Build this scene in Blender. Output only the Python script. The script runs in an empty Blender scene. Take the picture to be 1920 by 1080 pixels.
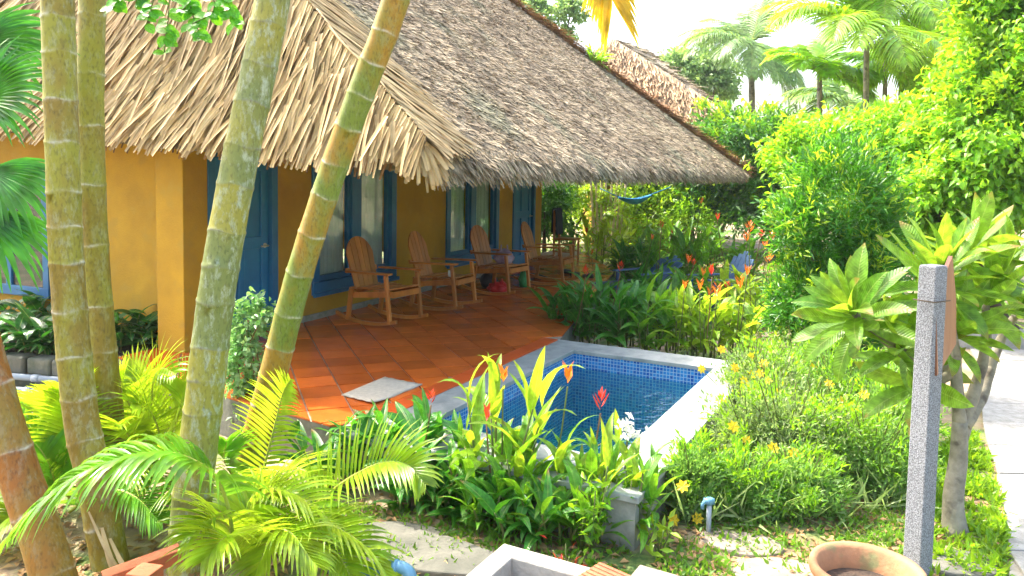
import bpy, bmesh, math, random
import numpy as np
from mathutils import Vector, Matrix
random.seed(7); rng = np.random.default_rng(7)
S = bpy.context.scene; COL = S.collection
# ------------------------------------------------------------------ camera, sky, sun, exposure
FPX, PITCH, ROLL, EYE = 1447.0, math.radians(4), math.radians(1.0), 1.9
FW = np.array([0, math.cos(PITCH), -math.sin(PITCH)])
_U0 = np.array([0, math.sin(PITCH), math.cos(PITCH)]); _R0 = np.array([1., 0, 0])
RT = _R0*math.cos(ROLL) + _U0*math.sin(ROLL); UP = _U0*math.cos(ROLL) - _R0*math.sin(ROLL)
CX, CY = 960.0, 324 + FPX*math.tan(PITCH)
cd = bpy.data.cameras.new('camera'); cam = bpy.data.objects.new('camera', cd); COL.objects.link(cam)
cd.sensor_width = 36; cd.lens = FPX/1920*36; cd.shift_y = -(540-CY)/1920
cd.clip_start = 0.05; cd.clip_end = 600
cam.matrix_world = Matrix(((RT[0], UP[0], -FW[0], 0), (RT[1], UP[1], -FW[1], 0), (RT[2], UP[2], -FW[2], EYE), (0, 0, 0, 1)))
S.camera = cam
SUN_AZ, SUN_EL = math.radians(-56), math.radians(53)
w = bpy.data.worlds.new('World'); S.world = w; w.use_nodes = True
nt = w.node_tree; nt.nodes.clear()
sky = nt.nodes.new('ShaderNodeTexSky'); sky.sky_type = 'NISHITA'; sky.sun_disc = False
sky.sun_elevation = SUN_EL; sky.sun_rotation = SUN_AZ; sky.dust_density = 6.0; sky.air_density = 1.2; sky.ozone_density = 1.0
bg = nt.nodes.new('ShaderNodeBackground'); bg.inputs[1].default_value = 0.15
wo = nt.nodes.new('ShaderNodeOutputWorld')
nt.links.new(sky.outputs[0], bg.inputs[0]); nt.links.new(bg.outputs[0], wo.inputs[0])
sl = bpy.data.lights.new('sun', 'SUN'); sl.energy = 2.0; sl.angle = math.radians(0.6); sl.color = (1.0, 0.95, 0.86)
so = bpy.data.objects.new('sun', sl); COL.objects.link(so)
sd = Vector((math.sin(SUN_AZ)*math.cos(SUN_EL), math.cos(SUN_AZ)*math.cos(SUN_EL), math.sin(SUN_EL)))
so.rotation_euler = sd.to_track_quat('Z', 'Y').to_euler(); so.location = (0, 0, 20)
S.view_settings.view_transform = 'Standard'; S.view_settings.look = 'None'
S.view_settings.exposure = 2.42; S.view_settings.gamma = 1; S.view_settings.use_curve_mapping = False
S.render.engine = 'CYCLES'
S.cycles.max_bounces = 8; S.cycles.transparent_max_bounces = 12; S.cycles.transmission_bounces = 6

# ------------------------------------------------------------------ placing: a photo point on a real plane gives a real position
def ray(x, y): return FW + RT*(x-CX)/FPX - UP*(y-CY)/FPX
EY = np.array([0, 0, EYE])
def at(x, y, z=0.0):
    d = ray(x, y); return EY + d*(z-EYE)/d[2]
def atY(x, y, Y):
    d = ray(x, y); return EY + d*Y/d[1]
def plane_hit(x, y, P, n):
    d = ray(x, y); P = np.array(P); return EY + d*((P-EY)@n)/(d@n)
GZ = -0.35
O = np.array([-3.209, 8.092, 0.0])
def frame(deg):
    a = math.radians(deg)
    return np.array([math.cos(a), math.sin(a), 0]), np.array([math.sin(a), -math.cos(a), 0])
WU, WV = frame(65.8)      # the house wall
RU, RV = frame(63.0)      # roof and terrace edge
PU, PV = frame(62.3)      # pool
ZZ = np.array([0, 0, 1.0])
def nz(v): v = np.array(v, float); return v/(np.linalg.norm(v)+1e-12)

# ------------------------------------------------------------------ materials
def mat(name, col, rough=.6, col2=None, nscale=8.0, bump=0.0, bscale=None, island=0.0, spec=.5, metal=0, detail=6, stretch=None, thr=(.35,.65), col3=None, n3=40, bdist=.02):
    m = bpy.data.materials.new(name); m.use_nodes = True; t = m.node_tree; N = t.nodes; L = t.links
    p = N['Principled BSDF']; p.inputs['Roughness'].default_value = rough; p.inputs['Specular IOR Level'].default_value = spec; p.inputs['Metallic'].default_value = metal
    c4 = lambda c: (c[0], c[1], c[2], 1)
    tc = N.new('ShaderNodeTexCoord'); src = tc.outputs['Object']
    if stretch:
        mp = N.new('ShaderNodeMapping'); mp.inputs['Scale'].default_value = stretch; L.new(src, mp.inputs[0]); src = mp.outputs[0]
    out = None
    if col2 is not None:
        nz_ = N.new('ShaderNodeTexNoise'); nz_.inputs['Scale'].default_value = nscale; nz_.inputs['Detail'].default_value = detail; nz_.inputs['Roughness'].default_value = .65
        L.new(src, nz_.inputs['Vector'])
        r = N.new('ShaderNodeValToRGB'); r.color_ramp.elements[0].position = thr[0]; r.color_ramp.elements[1].position = thr[1]
        r.color_ramp.elements[0].color = c4(col); r.color_ramp.elements[1].color = c4(col2); L.new(nz_.outputs[0], r.inputs[0]); out = r.outputs[0]
        if col3 is not None:
            n2 = N.new('ShaderNodeTexNoise'); n2.inputs['Scale'].default_value = n3; n2.inputs['Detail'].default_value = 3; L.new(src, n2.inputs['Vector'])
            r2 = N.new('ShaderNodeValToRGB'); r2.color_ramp.elements[0].position = .55; r2.color_ramp.elements[1].position = .68
            L.new(n2.outputs[0], r2.inputs[0])
            mx = N.new('ShaderNodeMixRGB'); L.new(r2.outputs[0], mx.inputs[0]); L.new(out, mx.inputs[1]); mx.inputs[2].default_value = c4(col3); out = mx.outputs[0]
    if island:
        g = N.new('ShaderNodeNewGeometry'); oi = N.new('ShaderNodeObjectInfo')
        ad = N.new('ShaderNodeMath'); ad.operation = 'ADD'; L.new(g.outputs['Random Per Island'], ad.inputs[0]); L.new(oi.outputs['Random'], ad.inputs[1])
        fr = N.new('ShaderNodeMath'); fr.operation = 'FRACT'; L.new(ad.outputs[0], fr.inputs[0])
        mr = N.new('ShaderNodeMapRange'); mr.inputs[3].default_value = 1-island; mr.inputs[4].default_value = 1+island; L.new(fr.outputs[0], mr.inputs[0])
        hs = N.new('ShaderNodeHueSaturation'); L.new(mr.outputs[0], hs.inputs['Value'])
        if out is None: hs.inputs['Color'].default_value = c4(col)
        else: L.new(out, hs.inputs['Color'])
        out = hs.outputs[0]
    if out is None: p.inputs['Base Color'].default_value = c4(col)
    else: L.new(out, p.inputs['Base Color'])
    if bump:
        b = N.new('ShaderNodeBump'); b.inputs['Strength'].default_value = bump; b.inputs['Distance'].default_value = bdist
        n2 = N.new('ShaderNodeTexNoise'); n2.inputs['Scale'].default_value = bscale or nscale*3; n2.inputs['Detail'].default_value = 8; L.new(src, n2.inputs['Vector'])
        L.new(n2.outputs[0], b.inputs['Height']); L.new(b.outputs[0], p.inputs['Normal'])
    m.diffuse_color = c4(col)
    return m

def leafmat(name, col, trans, col2=None, tf=.38, rough=.38, isl=.35, spec=.45, vein=False):
    """a leaf: glossy upper coat over a body that lets light through; every leaf its own tone"""
    m = bpy.data.materials.new(name); m.use_nodes = True; t = m.node_tree; N = t.nodes; L = t.links
    p = N['Principled BSDF']; p.inputs['Roughness'].default_value = rough; p.inputs['Specular IOR Level'].default_value = spec
    out = N['Material Output']
    g = N.new('ShaderNodeNewGeometry'); oi = N.new('ShaderNodeObjectInfo'); ad = N.new('ShaderNodeMath'); ad.operation = 'ADD'
    L.new(g.outputs['Random Per Island'], ad.inputs[0]); L.new(oi.outputs['Random'], ad.inputs[1])
    fr = N.new('ShaderNodeMath'); fr.operation = 'FRACT'; L.new(ad.outputs[0], fr.inputs[0])
    r = N.new('ShaderNodeValToRGB'); r.color_ramp.elements[0].color = (col[0], col[1], col[2], 1)
    c2 = col2 or tuple(c*1.6 for c in col); r.color_ramp.elements[1].color = (c2[0], c2[1], c2[2], 1)
    L.new(fr.outputs[0], r.inputs[0])
    nz_ = N.new('ShaderNodeTexNoise'); nz_.inputs['Scale'].default_value = 9; tc = N.new('ShaderNodeTexCoord'); L.new(tc.outputs['Object'], nz_.inputs['Vector'])
    mr = N.new('ShaderNodeMapRange'); mr.inputs[1].default_value = .3; mr.inputs[2].default_value = .7; mr.inputs[3].default_value = 1-isl; mr.inputs[4].default_value = 1+isl; L.new(nz_.outputs[0], mr.inputs[0])
    hs = N.new('ShaderNodeHueSaturation'); L.new(mr.outputs[0], hs.inputs['Value']); L.new(r.outputs[0], hs.inputs['Color'])
    if vein:   # midrib, side veins and browned tips in the leaf's own coordinates
        def mth(op, a=None, b=None, c=None):
            n = N.new('ShaderNodeMath'); n.operation = op
            for i, q in enumerate((a, b, c)):
                if q is None: continue
                if isinstance(q, (int, float)): n.inputs[i].default_value = q
                else: L.new(q, n.inputs[i])
            return n.outputs[0]
        sx = N.new('ShaderNodeSeparateXYZ'); L.new(tc.outputs['Object'], sx.inputs[0])
        ax = mth('ABSOLUTE', sx.outputs[0]); ph = mth('MULTIPLY', mth('SUBTRACT', sx.outputs[1], mth('MULTIPLY', ax, .9)), 150.0)
        vv = mth('SINE', ph); val = mth('MULTIPLY_ADD', vv, .09, 1.0)
        hv = N.new('ShaderNodeHueSaturation'); L.new(hs.outputs[0], hv.inputs['Color']); L.new(val, hv.inputs['Value'])
        mid = N.new('ShaderNodeMapRange'); mid.inputs[1].default_value = .003; mid.inputs[2].default_value = .009; mid.inputs[3].default_value = .75; mid.inputs[4].default_value = 0; L.new(ax, mid.inputs[0])
        m1 = N.new('ShaderNodeMixRGB'); L.new(mid.outputs[0], m1.inputs[0]); L.new(hv.outputs[0], m1.inputs[1]); m1.inputs[2].default_value = (.34, .42, .10, 1)
        tip = mth('ADD', sx.outputs[1], mth('MULTIPLY', mth('ADD', nz_.outputs[0], fr.outputs[0]), .22)); tm = N.new('ShaderNodeMapRange'); tm.inputs[1].default_value = 1.10; tm.inputs[2].default_value = 1.17; L.new(tip, tm.inputs[0])
        m2 = N.new('ShaderNodeMixRGB'); L.new(tm.outputs[0], m2.inputs[0]); L.new(m1.outputs[0], m2.inputs[1]); m2.inputs[2].default_value = (.20, .11, .03, 1)
        hs = m2
        b = N.new('ShaderNodeBump'); b.inputs['Strength'].default_value = .35; b.inputs['Distance'].default_value = .004; L.new(vv, b.inputs['Height']); L.new(b.outputs[0], p.inputs['Normal'])
    L.new(hs.outputs[0], p.inputs['Base Color'])
    tr = N.new('ShaderNodeBsdfTranslucent')
    mu = N.new('ShaderNodeHueSaturation'); L.new(mr.outputs[0], mu.inputs['Value']); mu.inputs['Color'].default_value = (trans[0], trans[1], trans[2], 1)
    L.new(mu.outputs[0], tr.inputs['Color'])
    mx = N.new('ShaderNodeMixShader'); mx.inputs[0].default_value = tf
    L.new(p.outputs[0], mx.inputs[1]); L.new(tr.outputs[0], mx.inputs[2]); L.new(mx.outputs[0], out.inputs['Surface'])
    return m

M = {}
M['wall'] = mat('ochre_plaster', (.50, .275, .012), .85, (.38, .20, .010), 1.4, .25, 60, col3=(.42, .24, .02), n3=5)
M['blue'] = mat('blue_paint', (.012, .14, .30), .42, (.008, .10, .24), 5, .08, 40)
M['bluedoor'] = mat('blue_door_paint', (.010, .17, .36), .4, (.008, .13, .30), 4, .06, 40)
M['metal'] = mat('handle_metal', (.55, .50, .42), .3, metal=1)
M['base'] = mat('mossy_plinth', (.30, .28, .24), .9, (.16, .17, .12), 9, .4)
M['wood'] = mat('varnished_teak', (.50, .175, .026), .42, (.32, .10, .015), 5, .15, 30, island=.25, stretch=(1, 1, .25))
M['thatch'] = mat('weathered_thatch', (.30, .25, .175), .95, (.17, .14, .10), 7, .8, 45)
M['straw'] = mat('grey_straw', (.43, .345, .23), .9, (.24, .185, .12), 1.6, island=.5, thr=(.38, .62), col3=(.25, .235, .15), n3=.9)
M['strip'] = mat('dry_palm_leaf', (.54, .40, .21), .72, (.37, .25, .115), 3.0, island=.36, spec=.3)
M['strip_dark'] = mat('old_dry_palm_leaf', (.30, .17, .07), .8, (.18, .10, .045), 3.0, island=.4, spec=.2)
M['rustystraw'] = mat('rusty_straw', (.42, .22, .09), .85, (.30, .15, .06), 3.0, island=.4)
M['hutstraw'] = mat('tan_straw', (.50, .34, .19), .85, (.36, .23, .12), 2.0, island=.45)
M['tile'] = mat('terracotta_tile', (.62, .135, .020), .22, (.46, .095, .014), 3.0, .10, 30, island=.24)
M['tileborder'] = mat('terracotta_border', (.60, .10, .018), .38, (.50, .08, .014), 4.0, .08, 30, island=.12)
M['grout'] = mat('grout', (.34, .27, .20), .9, (.24, .18, .13), 12)
M['rim'] = mat('terrace_rim', (.20, .19, .16), .9, (.10, .11, .08), 7, .5)
M['coping'] = mat('grey_coping_stone', (.33, .34, .32), .6, (.20, .22, .21), 5, .12, 50, island=.08)
M['poolwall'] = mat('stained_render', (.34, .33, .29), .9, (.18, .18, .15), 5, .4)
M['granite'] = mat('speckled_granite', (.30, .31, .335), .8, (.11, .115, .125), 150, .35, 160, detail=2, thr=(.42, .58))
M['signwood'] = mat('sign_wood', (.34, .15, .07), .6, (.24, .10, .045), 6, .2, 30, stretch=(1, 1, .2))
M['signedge'] = mat('sign_edge', (.15, .05, .02), .6)
M['pot'] = mat('terracotta_pot', (.46, .22, .10), .75, (.28, .15, .07), 5, .25, 30, col3=(.20, .20, .08), n3=6)
M['soil'] = mat('soil', (.09, .055, .035), .95, (.04, .028, .02), 14, .8, 40)
M['concrete'] = mat('pale_concrete', (.44, .40, .34), .85, (.30, .27, .22), 5, .3, 40)
M['brick'] = mat('red_brick', (.50, .14, .06), .85, (.36, .10, .045), 8, .3, 50)
M['flag'] = mat('grey_flagstone', (.17, .16, .13), .9, (.09, .09, .07), 4, .4, 30)
M['paleflag'] = mat('pale_flagstone', (.32, .26, .20), .9, (.20, .16, .12), 4, .3, 30)
M['pave'] = mat('white_paving', (.38, .36, .33), .85, (.24, .23, .20), 12, .5, 60)
M['kerb'] = mat('kerb_stone', (.42, .38, .32), .9, (.30, .27, .22), 9, .4)
M['pvc'] = mat('grey_pvc', (.30, .34, .38), .45)
M['bluepvc'] = mat('blue_pvc', (.13, .30, .42), .4, (.10, .24, .34), 6)
M['white'] = mat('white_ceramic', (.78, .78, .76), .4)
M['curtain'] = mat('pale_curtain', (.62, .68, .66), .9, (.50, .56, .55), 3)
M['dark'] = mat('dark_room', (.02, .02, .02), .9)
M['navy'] = mat('dark_cloth', (.012, .018, .035), .9, (.02, .028, .05), 6)
M['redbag'] = mat('red_plastic_bag', (.62, .03, .02), .35, (.5, .02, .02), 4, .4, 12)
M['purplebag'] = mat('purple_bag', (.24, .12, .20), .6, (.4, .3, .36), 9)
M['blackbag'] = mat('black_shoe', (.02, .02, .025), .5, (.035, .03, .035), 9)
M['greenbag'] = mat('green_bag', (.03, .25, .06), .5)
M['mat'] = mat('bath_mat', (.60, .54, .44), .95, (.46, .41, .33), 25, .6, 160)
M['loungeblue'] = mat('lounger_paint', (.03, .10, .24), .5, (.02, .07, .18), 5, island=.2)
M['loungepale'] = mat('lounger_faded_paint', (.11, .20, .34), .55, (.07, .14, .26), 6)
M['bark'] = mat('dark_bark', (.13, .095, .065), .95, (.06, .045, .03), 9, .6, 25)
M['palebark'] = mat('frangipani_bark', (.30, .27, .20), .85, (.15, .13, .09), 7, .45, 22, col3=(.10, .08, .06), n3=10)
M['palestem'] = mat('pale_stem', (.74, .62, .36), .7, (.42, .32, .16), 8)
M['stemgreen'] = mat('green_stem', (.10, .17, .03), .6, (.14, .12, .03), 6)
M['drystem'] = mat('dry_stem', (.24, .14, .06), .85, (.14, .08, .03), 8)
M['rachis'] = mat('yellow_rachis', (.42, .40, .06), .5, (.28, .34, .05), 5)
M['stonewall'] = mat('mossy_stone', (.17, .155, .12), .95, (.07, .08, .05), 5, .7, 16, island=.25)
M['palestone'] = mat('pale_garden_stone', (.55, .52, .47), .85, (.40, .37, .32), 6, .4, island=.2)
M['water_floor'] = None
def _brickmat(name, c1, c2, mortar, scale, rough=.25):
    m = bpy.data.materials.new(name); m.use_nodes = True; t = m.node_tree; N = t.nodes; L = t.links; p = N['Principled BSDF']
    b = N.new('ShaderNodeTexBrick'); b.offset = 0; b.inputs['Color1'].default_value = (*c1, 1); b.inputs['Color2'].default_value = (*c2, 1); b.inputs['Mortar'].default_value = (*mortar, 1)
    b.inputs['Scale'].default_value = scale; b.inputs['Mortar Size'].default_value = .045; b.inputs['Brick Width'].default_value = .5; b.inputs['Row Height'].default_value = .5; b.inputs['Bias'].default_value = 0
    uv = N.new('ShaderNodeUVMap'); L.new(uv.outputs[0], b.inputs['Vector'])
    L.new(b.outputs[0], p.inputs['Base Color']); p.inputs['Roughness'].default_value = rough
    bp = N.new('ShaderNodeBump'); bp.inputs['Strength'].default_value = .4; bp.inputs['Distance'].default_value = .003; bp.invert = True; L.new(b.outputs['Fac'], bp.inputs['Height']); L.new(bp.outputs[0], p.inputs['Normal'])
    return m
M['mosaic'] = _brickmat('blue_mosaic', (.004, .07, .32), (.03, .24, .55), (.30, .46, .60), 14.0)
M['mosaicfloor'] = _brickmat('deep_mosaic', (.005, .11, .11), (.05, .33, .30), (.24, .50, .46), 11.0)
def _water():
    m = bpy.data.materials.new('pool_water'); m.use_nodes = True; t = m.node_tree; N = t.nodes; L = t.links
    N.remove(N['Principled BSDF']); out = N['Material Output']
    tr = N.new('ShaderNodeBsdfTransparent'); tr.inputs[0].default_value = (.50, .86, .84, 1)
    gl = N.new('ShaderNodeBsdfGlossy'); gl.inputs['Roughness'].default_value = .03
    lw_ = N.new('ShaderNodeLayerWeight'); lw_.inputs[0].default_value = .5; pw = N.new('ShaderNodeMath'); pw.operation = 'POWER'; pw.inputs[1].default_value = 5; L.new(lw_.outputs['Facing'], pw.inputs[0]); fr = N.new('ShaderNodeMath'); fr.operation = 'MULTIPLY_ADD'; fr.inputs[1].default_value = .95; fr.inputs[2].default_value = .02; L.new(pw.outputs[0], fr.inputs[0])
    mx = N.new('ShaderNodeMixShader'); nz_ = N.new('ShaderNodeTexNoise'); nz_.inputs['Scale'].default_value = 9; nz_.inputs['Detail'].default_value = 2
    tc = N.new('ShaderNodeTexCoord'); L.new(tc.outputs['Object'], nz_.inputs['Vector'])
    b = N.new('ShaderNodeBump'); b.inputs['Strength'].default_value = .6; b.inputs['Distance'].default_value = .03; L.new(nz_.outputs[0], b.inputs['Height'])
    L.new(b.outputs[0], gl.inputs['Normal']); L.new(b.outputs[0], lw_.inputs['Normal'])
    df = N.new('ShaderNodeBsdfDiffuse'); df.inputs[0].default_value = (.012, .24, .27, 1); m0 = N.new('ShaderNodeMixShader'); m0.inputs[0].default_value = .10; L.new(tr.outputs[0], m0.inputs[1]); L.new(df.outputs[0], m0.inputs[2])
    L.new(fr.outputs[0], mx.inputs[0]); L.new(m0.outputs[0], mx.inputs[1]); L.new(gl.outputs[0], mx.inputs[2]); L.new(mx.outputs[0], out.inputs[0])
    return m
M['water'] = _water()
def _glass():
    m = bpy.data.materials.new('window_glass'); m.use_nodes = True; t = m.node_tree; N = t.nodes; L = t.links
    N.remove(N['Principled BSDF']); out = N['Material Output']
    tr = N.new('ShaderNodeBsdfTransparent'); tr.inputs[0].default_value = (.92, .96, .95, 1)
    gl = N.new('ShaderNodeBsdfGlossy'); gl.inputs['Roughness'].default_value = .02
    lw_ = N.new('ShaderNodeLayerWeight'); lw_.inputs[0].default_value = .5; pw = N.new('ShaderNodeMath'); pw.operation = 'POWER'; pw.inputs[1].default_value = 3.5; L.new(lw_.outputs['Facing'], pw.inputs[0]); fr = N.new('ShaderNodeMath'); fr.operation = 'MULTIPLY_ADD'; fr.inputs[1].default_value = .5; fr.inputs[2].default_value = .04; L.new(pw.outputs[0], fr.inputs[0])
    mx = N.new('ShaderNodeMixShader'); L.new(fr.outputs[0], mx.inputs[0]); L.new(tr.outputs[0], mx.inputs[1]); L.new(gl.outputs[0], mx.inputs[2]); L.new(mx.outputs[0], out.inputs[0])
    return m
M['glass'] = _glass()
def _trunkmat(name, c_hi, c_lo, c_lich, ring_c):
    m = bpy.data.materials.new(name); m.use_nodes = True; t = m.node_tree; N = t.nodes; L = t.links; p = N['Principled BSDF']
    tc = N.new('ShaderNodeTexCoord'); at_ = N.new('ShaderNodeAttribute'); at_.attribute_name = 'ring'
    sp = N.new('ShaderNodeSeparateColor'); L.new(at_.outputs['Color'], sp.inputs[0])
    mp = N.new('ShaderNodeMapping'); mp.inputs['Scale'].default_value = (1, 1, .45); L.new(tc.outputs['Object'], mp.inputs[0])
    n1 = N.new('ShaderNodeTexNoise'); n1.inputs['Scale'].default_value = 6; n1.inputs['Detail'].default_value = 4; L.new(mp.outputs[0], n1.inputs['Vector'])
    r1 = N.new('ShaderNodeValToRGB'); r1.color_ramp.elements[0].position = .36; r1.color_ramp.elements[1].position = .62; r1.color_ramp.elements[0].color = (*c_lo, 1); r1.color_ramp.elements[1].color = (*c_hi, 1); ma = N.new('ShaderNodeMath'); ma.operation = 'MULTIPLY_ADD'; ma.inputs[1].default_value = .34; L.new(sp.outputs[2], ma.inputs[0]); sb_ = N.new('ShaderNodeMath'); sb_.operation = 'SUBTRACT'; sb_.inputs[1].default_value = .17; L.new(n1.outputs[0], sb_.inputs[0]); L.new(sb_.outputs[0], ma.inputs[2]); L.new(ma.outputs[0], r1.inputs[0])
    n2 = N.new('ShaderNodeTexNoise'); n2.inputs['Scale'].default_value = 24; n2.inputs['Detail'].default_value = 9; n2.inputs['Roughness'].default_value = .75; L.new(mp.outputs[0], n2.inputs['Vector'])
    r2 = N.new('ShaderNodeValToRGB'); r2.color_ramp.elements[0].position = .50; r2.color_ramp.elements[1].position = .62; L.new(n2.outputs[0], r2.inputs[0])
    ml = N.new('ShaderNodeMath'); ml.operation = 'MULTIPLY'; L.new(r2.outputs[0], ml.inputs[0]); L.new(sp.outputs[1], ml.inputs[1])
    mx = N.new('ShaderNodeMixRGB'); L.new(ml.outputs[0], mx.inputs[0]); L.new(r1.outputs[0], mx.inputs[1]); mx.inputs[2].default_value = (*c_lich, 1)
    n3 = N.new('ShaderNodeTexNoise'); n3.inputs['Scale'].default_value = 30; L.new(tc.outputs['Object'], n3.inputs['Vector'])
    r3 = N.new('ShaderNodeMapRange'); r3.inputs[1].default_value = .3; r3.inputs[2].default_value = .6; L.new(n3.outputs[0], r3.inputs[0])
    m3 = N.new('ShaderNodeMath'); m3.operation = 'MULTIPLY'; L.new(r3.outputs[0], m3.inputs[0]); L.new(sp.outputs[0], m3.inputs[1])
    mr = N.new('ShaderNodeMixRGB'); L.new(m3.outputs[0], mr.inputs[0]); L.new(mx.outputs[0], mr.inputs[1]); mr.inputs[2].default_value = (*ring_c, 1)
    # fine dark specks
    n4 = N.new('ShaderNodeTexNoise'); n4.inputs['Scale'].default_value = 70; n4.inputs['Detail'].default_value = 3; L.new(mp.outputs[0], n4.inputs['Vector'])
    r4 = N.new('ShaderNodeMapRange'); r4.inputs[1].default_value = .25; r4.inputs[2].default_value = .5; r4.inputs[3].default_value = .55; r4.inputs[4].default_value = 1; L.new(n4.outputs[0], r4.inputs[0])
    hs = N.new('ShaderNodeHueSaturation'); L.new(r4.outputs[0], hs.inputs['Value']); L.new(mr.outputs[0], hs.inputs['Color'])
    L.new(hs.outputs[0], p.inputs['Base Color']); p.inputs['Roughness'].default_value = .6
    b = N.new('ShaderNodeBump'); b.inputs['Strength'].default_value = .35; b.inputs['Distance'].default_value = .006; L.new(n2.outputs[0], b.inputs['Height']); L.new(b.outputs[0], p.inputs['Normal'])
    return m
M['trunk_olive'] = _trunkmat('palm_trunk_olive', (.26, .25, .018), (.22, .15, .012), (.36, .36, .26), (.56, .54, .46))
M['trunk_grey'] = _trunkmat('palm_trunk_grey', (.27, .25, .03), (.16, .19, .045), (.36, .40, .29), (.20, .19, .13))
M['trunk_orange'] = _trunkmat('palm_trunk_orange', (.25, .15, .012), (.27, .095, .008), (.30, .28, .2), (.60, .55, .46))
M['trunk_mixed'] = _trunkmat('palm_trunk_green_orange', (.16, .21, .018), (.36, .19, .014), (.36, .36, .22), (.60, .55, .46))

LF = {}
LF['areca'] = leafmat('areca_leaf', (.14, .29, .012), (.52, .70, .02), (.28, .40, .02), .42, .3)
LF['areca_hi'] = leafmat('areca_leaf_yellow', (.18, .34, .014), (.58, .76, .03), (.36, .46, .025), .42, .3)
LF['areca_green'] = leafmat('areca_leaf_green', (.07, .25, .02), (.32, .66, .03), (.16, .34, .02), .36, .28)
LF['fan'] = leafmat('fan_leaf', (.02, .14, .012), (.12, .50, .02), (.05, .24, .015), .34, .3)
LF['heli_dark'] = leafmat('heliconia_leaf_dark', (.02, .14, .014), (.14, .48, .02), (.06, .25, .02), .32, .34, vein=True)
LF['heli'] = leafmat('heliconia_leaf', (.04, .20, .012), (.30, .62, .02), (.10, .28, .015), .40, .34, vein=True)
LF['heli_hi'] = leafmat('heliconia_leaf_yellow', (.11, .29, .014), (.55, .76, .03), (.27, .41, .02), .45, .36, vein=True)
LF['frang'] = leafmat('frangipani_leaf', (.07, .20, .02), (.40, .62, .03), (.16, .30, .025), .42, .36, vein=True)
LF['hedge'] = leafmat('hedge_leaf', (.10, .29, .012), (.44, .78, .02), (.25, .42, .02), .45, .42)
LF['bright'] = leafmat('bright_leaf', (.10, .26, .012), (.45, .72, .02), (.25, .36, .018), .42, .42)
LF['podo'] = leafmat('podocarpus_leaf', (.018, .13, .010), (.16, .48, .018), (.06, .20, .012), .34, .36)
LF['podo_tip'] = leafmat('podocarpus_young_leaf', (.18, .35, .015), (.60, .80, .03), (.32, .43, .02), .4, .4)
LF['darktree'] = leafmat('dark_tree_leaf', (.025, .12, .016), (.15, .42, .02), (.07, .21, .02), .32, .4)
LF['midtree'] = leafmat('mid_tree_leaf', (.05, .19, .02), (.30, .55, .04), (.12, .27, .03), .38, .45)
LF['far'] = leafmat('far_tree_leaf', (.10, .22, .06), (.36, .55, .12), (.18, .30, .09), .4, .5)
LF['coco'] = leafmat('coconut_leaf', (.10, .22, .05), (.36, .55, .10), (.18, .28, .07), .4, .35)
LF['yellowfrond'] = leafmat('yellowing_frond', (.42, .34, .012), (.85, .62, .02), (.55, .40, .02), .45, .35)
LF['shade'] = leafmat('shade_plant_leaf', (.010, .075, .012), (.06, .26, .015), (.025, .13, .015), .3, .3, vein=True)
LF['aralia'] = leafmat('aralia_leaf', (.08, .28, .05), (.30, .62, .12), (.45, .58, .30), .35, .4)
LF['shrub'] = leafmat('shrub_leaf', (.06, .19, .03), (.34, .60, .07), (.24, .37, .10), .4, .45)
LF['shrub_pale'] = leafmat('pale_shrub_leaf', (.14, .25, .07), (.42, .58, .14), (.40, .46, .22), .4, .45)
LF['grass'] = leafmat('grass_blade', (.07, .20, .015), (.32, .58, .03), (.17, .30, .02), .36, .5)
LF['round'] = leafmat('round_leaf', (.04, .24, .015), (.28, .70, .02), (.10, .34, .02), .42, .34)
LF['dryleaf'] = leafmat('dry_leaf', (.30, .17, .07), (.4, .22, .08), (.46, .28, .12), .25, .7)
LF['orange'] = leafmat('orange_bract', (.72, .10, .012), (.9, .22, .02), (.85, .36, .02), .35, .4, .15)
LF['red'] = leafmat('red_bract', (.62, .03, .02), (.8, .06, .02), (.74, .09, .02), .3, .4, .15)
LF['yellow'] = leafmat('yellow_petal', (.80, .52, .012), (.9, .66, .02), (.86, .62, .015), .35, .5, .12)
LF['whitepetal'] = leafmat('white_petal', (.75, .75, .70), (.8, .8, .7), (.82, .80, .76), .35, .5, .1)

# ------------------------------------------------------------------ mesh helpers
def mk(name, me, m=None, parent=None, loc=None):
    o = bpy.data.objects.new(name, me); COL.objects.link(o)
    if m is not None and len(me.materials) == 0: me.materials.append(m)
    if parent is not None: o.parent = parent
    if loc is not None: o.location = tuple(loc)
    return o
def tag(o, label=None, cat=None, group=None, kind=None):
    if label: o['label'] = label
    if cat: o['category'] = cat
    if group: o['group'] = group
    if kind: o['kind'] = kind
    return o
def thing(name, label, cat, loc=(0, 0, 0), rotz=0, group=None):
    o = bpy.data.objects.new(name, None); COL.objects.link(o); o.empty_display_size = .1
    o.location = tuple(loc); o.rotation_euler = (0, 0, rotz); tag(o, label, cat, group); return o
def np_mesh(name, V, F4, m=None, smooth=False):
    """all-quad mesh from arrays"""
    me = bpy.data.meshes.new(name); V = np.asarray(V, np.float32); F = np.asarray(F4, np.int32)
    me.vertices.add(len(V)); me.vertices.foreach_set('co', V.ravel())
    me.loops.add(F.size); me.loops.foreach_set('vertex_index', F.ravel())
    me.polygons.add(len(F)); k = F.shape[1]
    me.polygons.foreach_set('loop_start', np.arange(0, F.size, k, dtype=np.int32))
    if smooth: me.polygons.foreach_set('use_smooth', np.ones(len(F), bool))
    me.update(calc_edges=True)
    if m is not None: me.materials.append(m)
    return me
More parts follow.
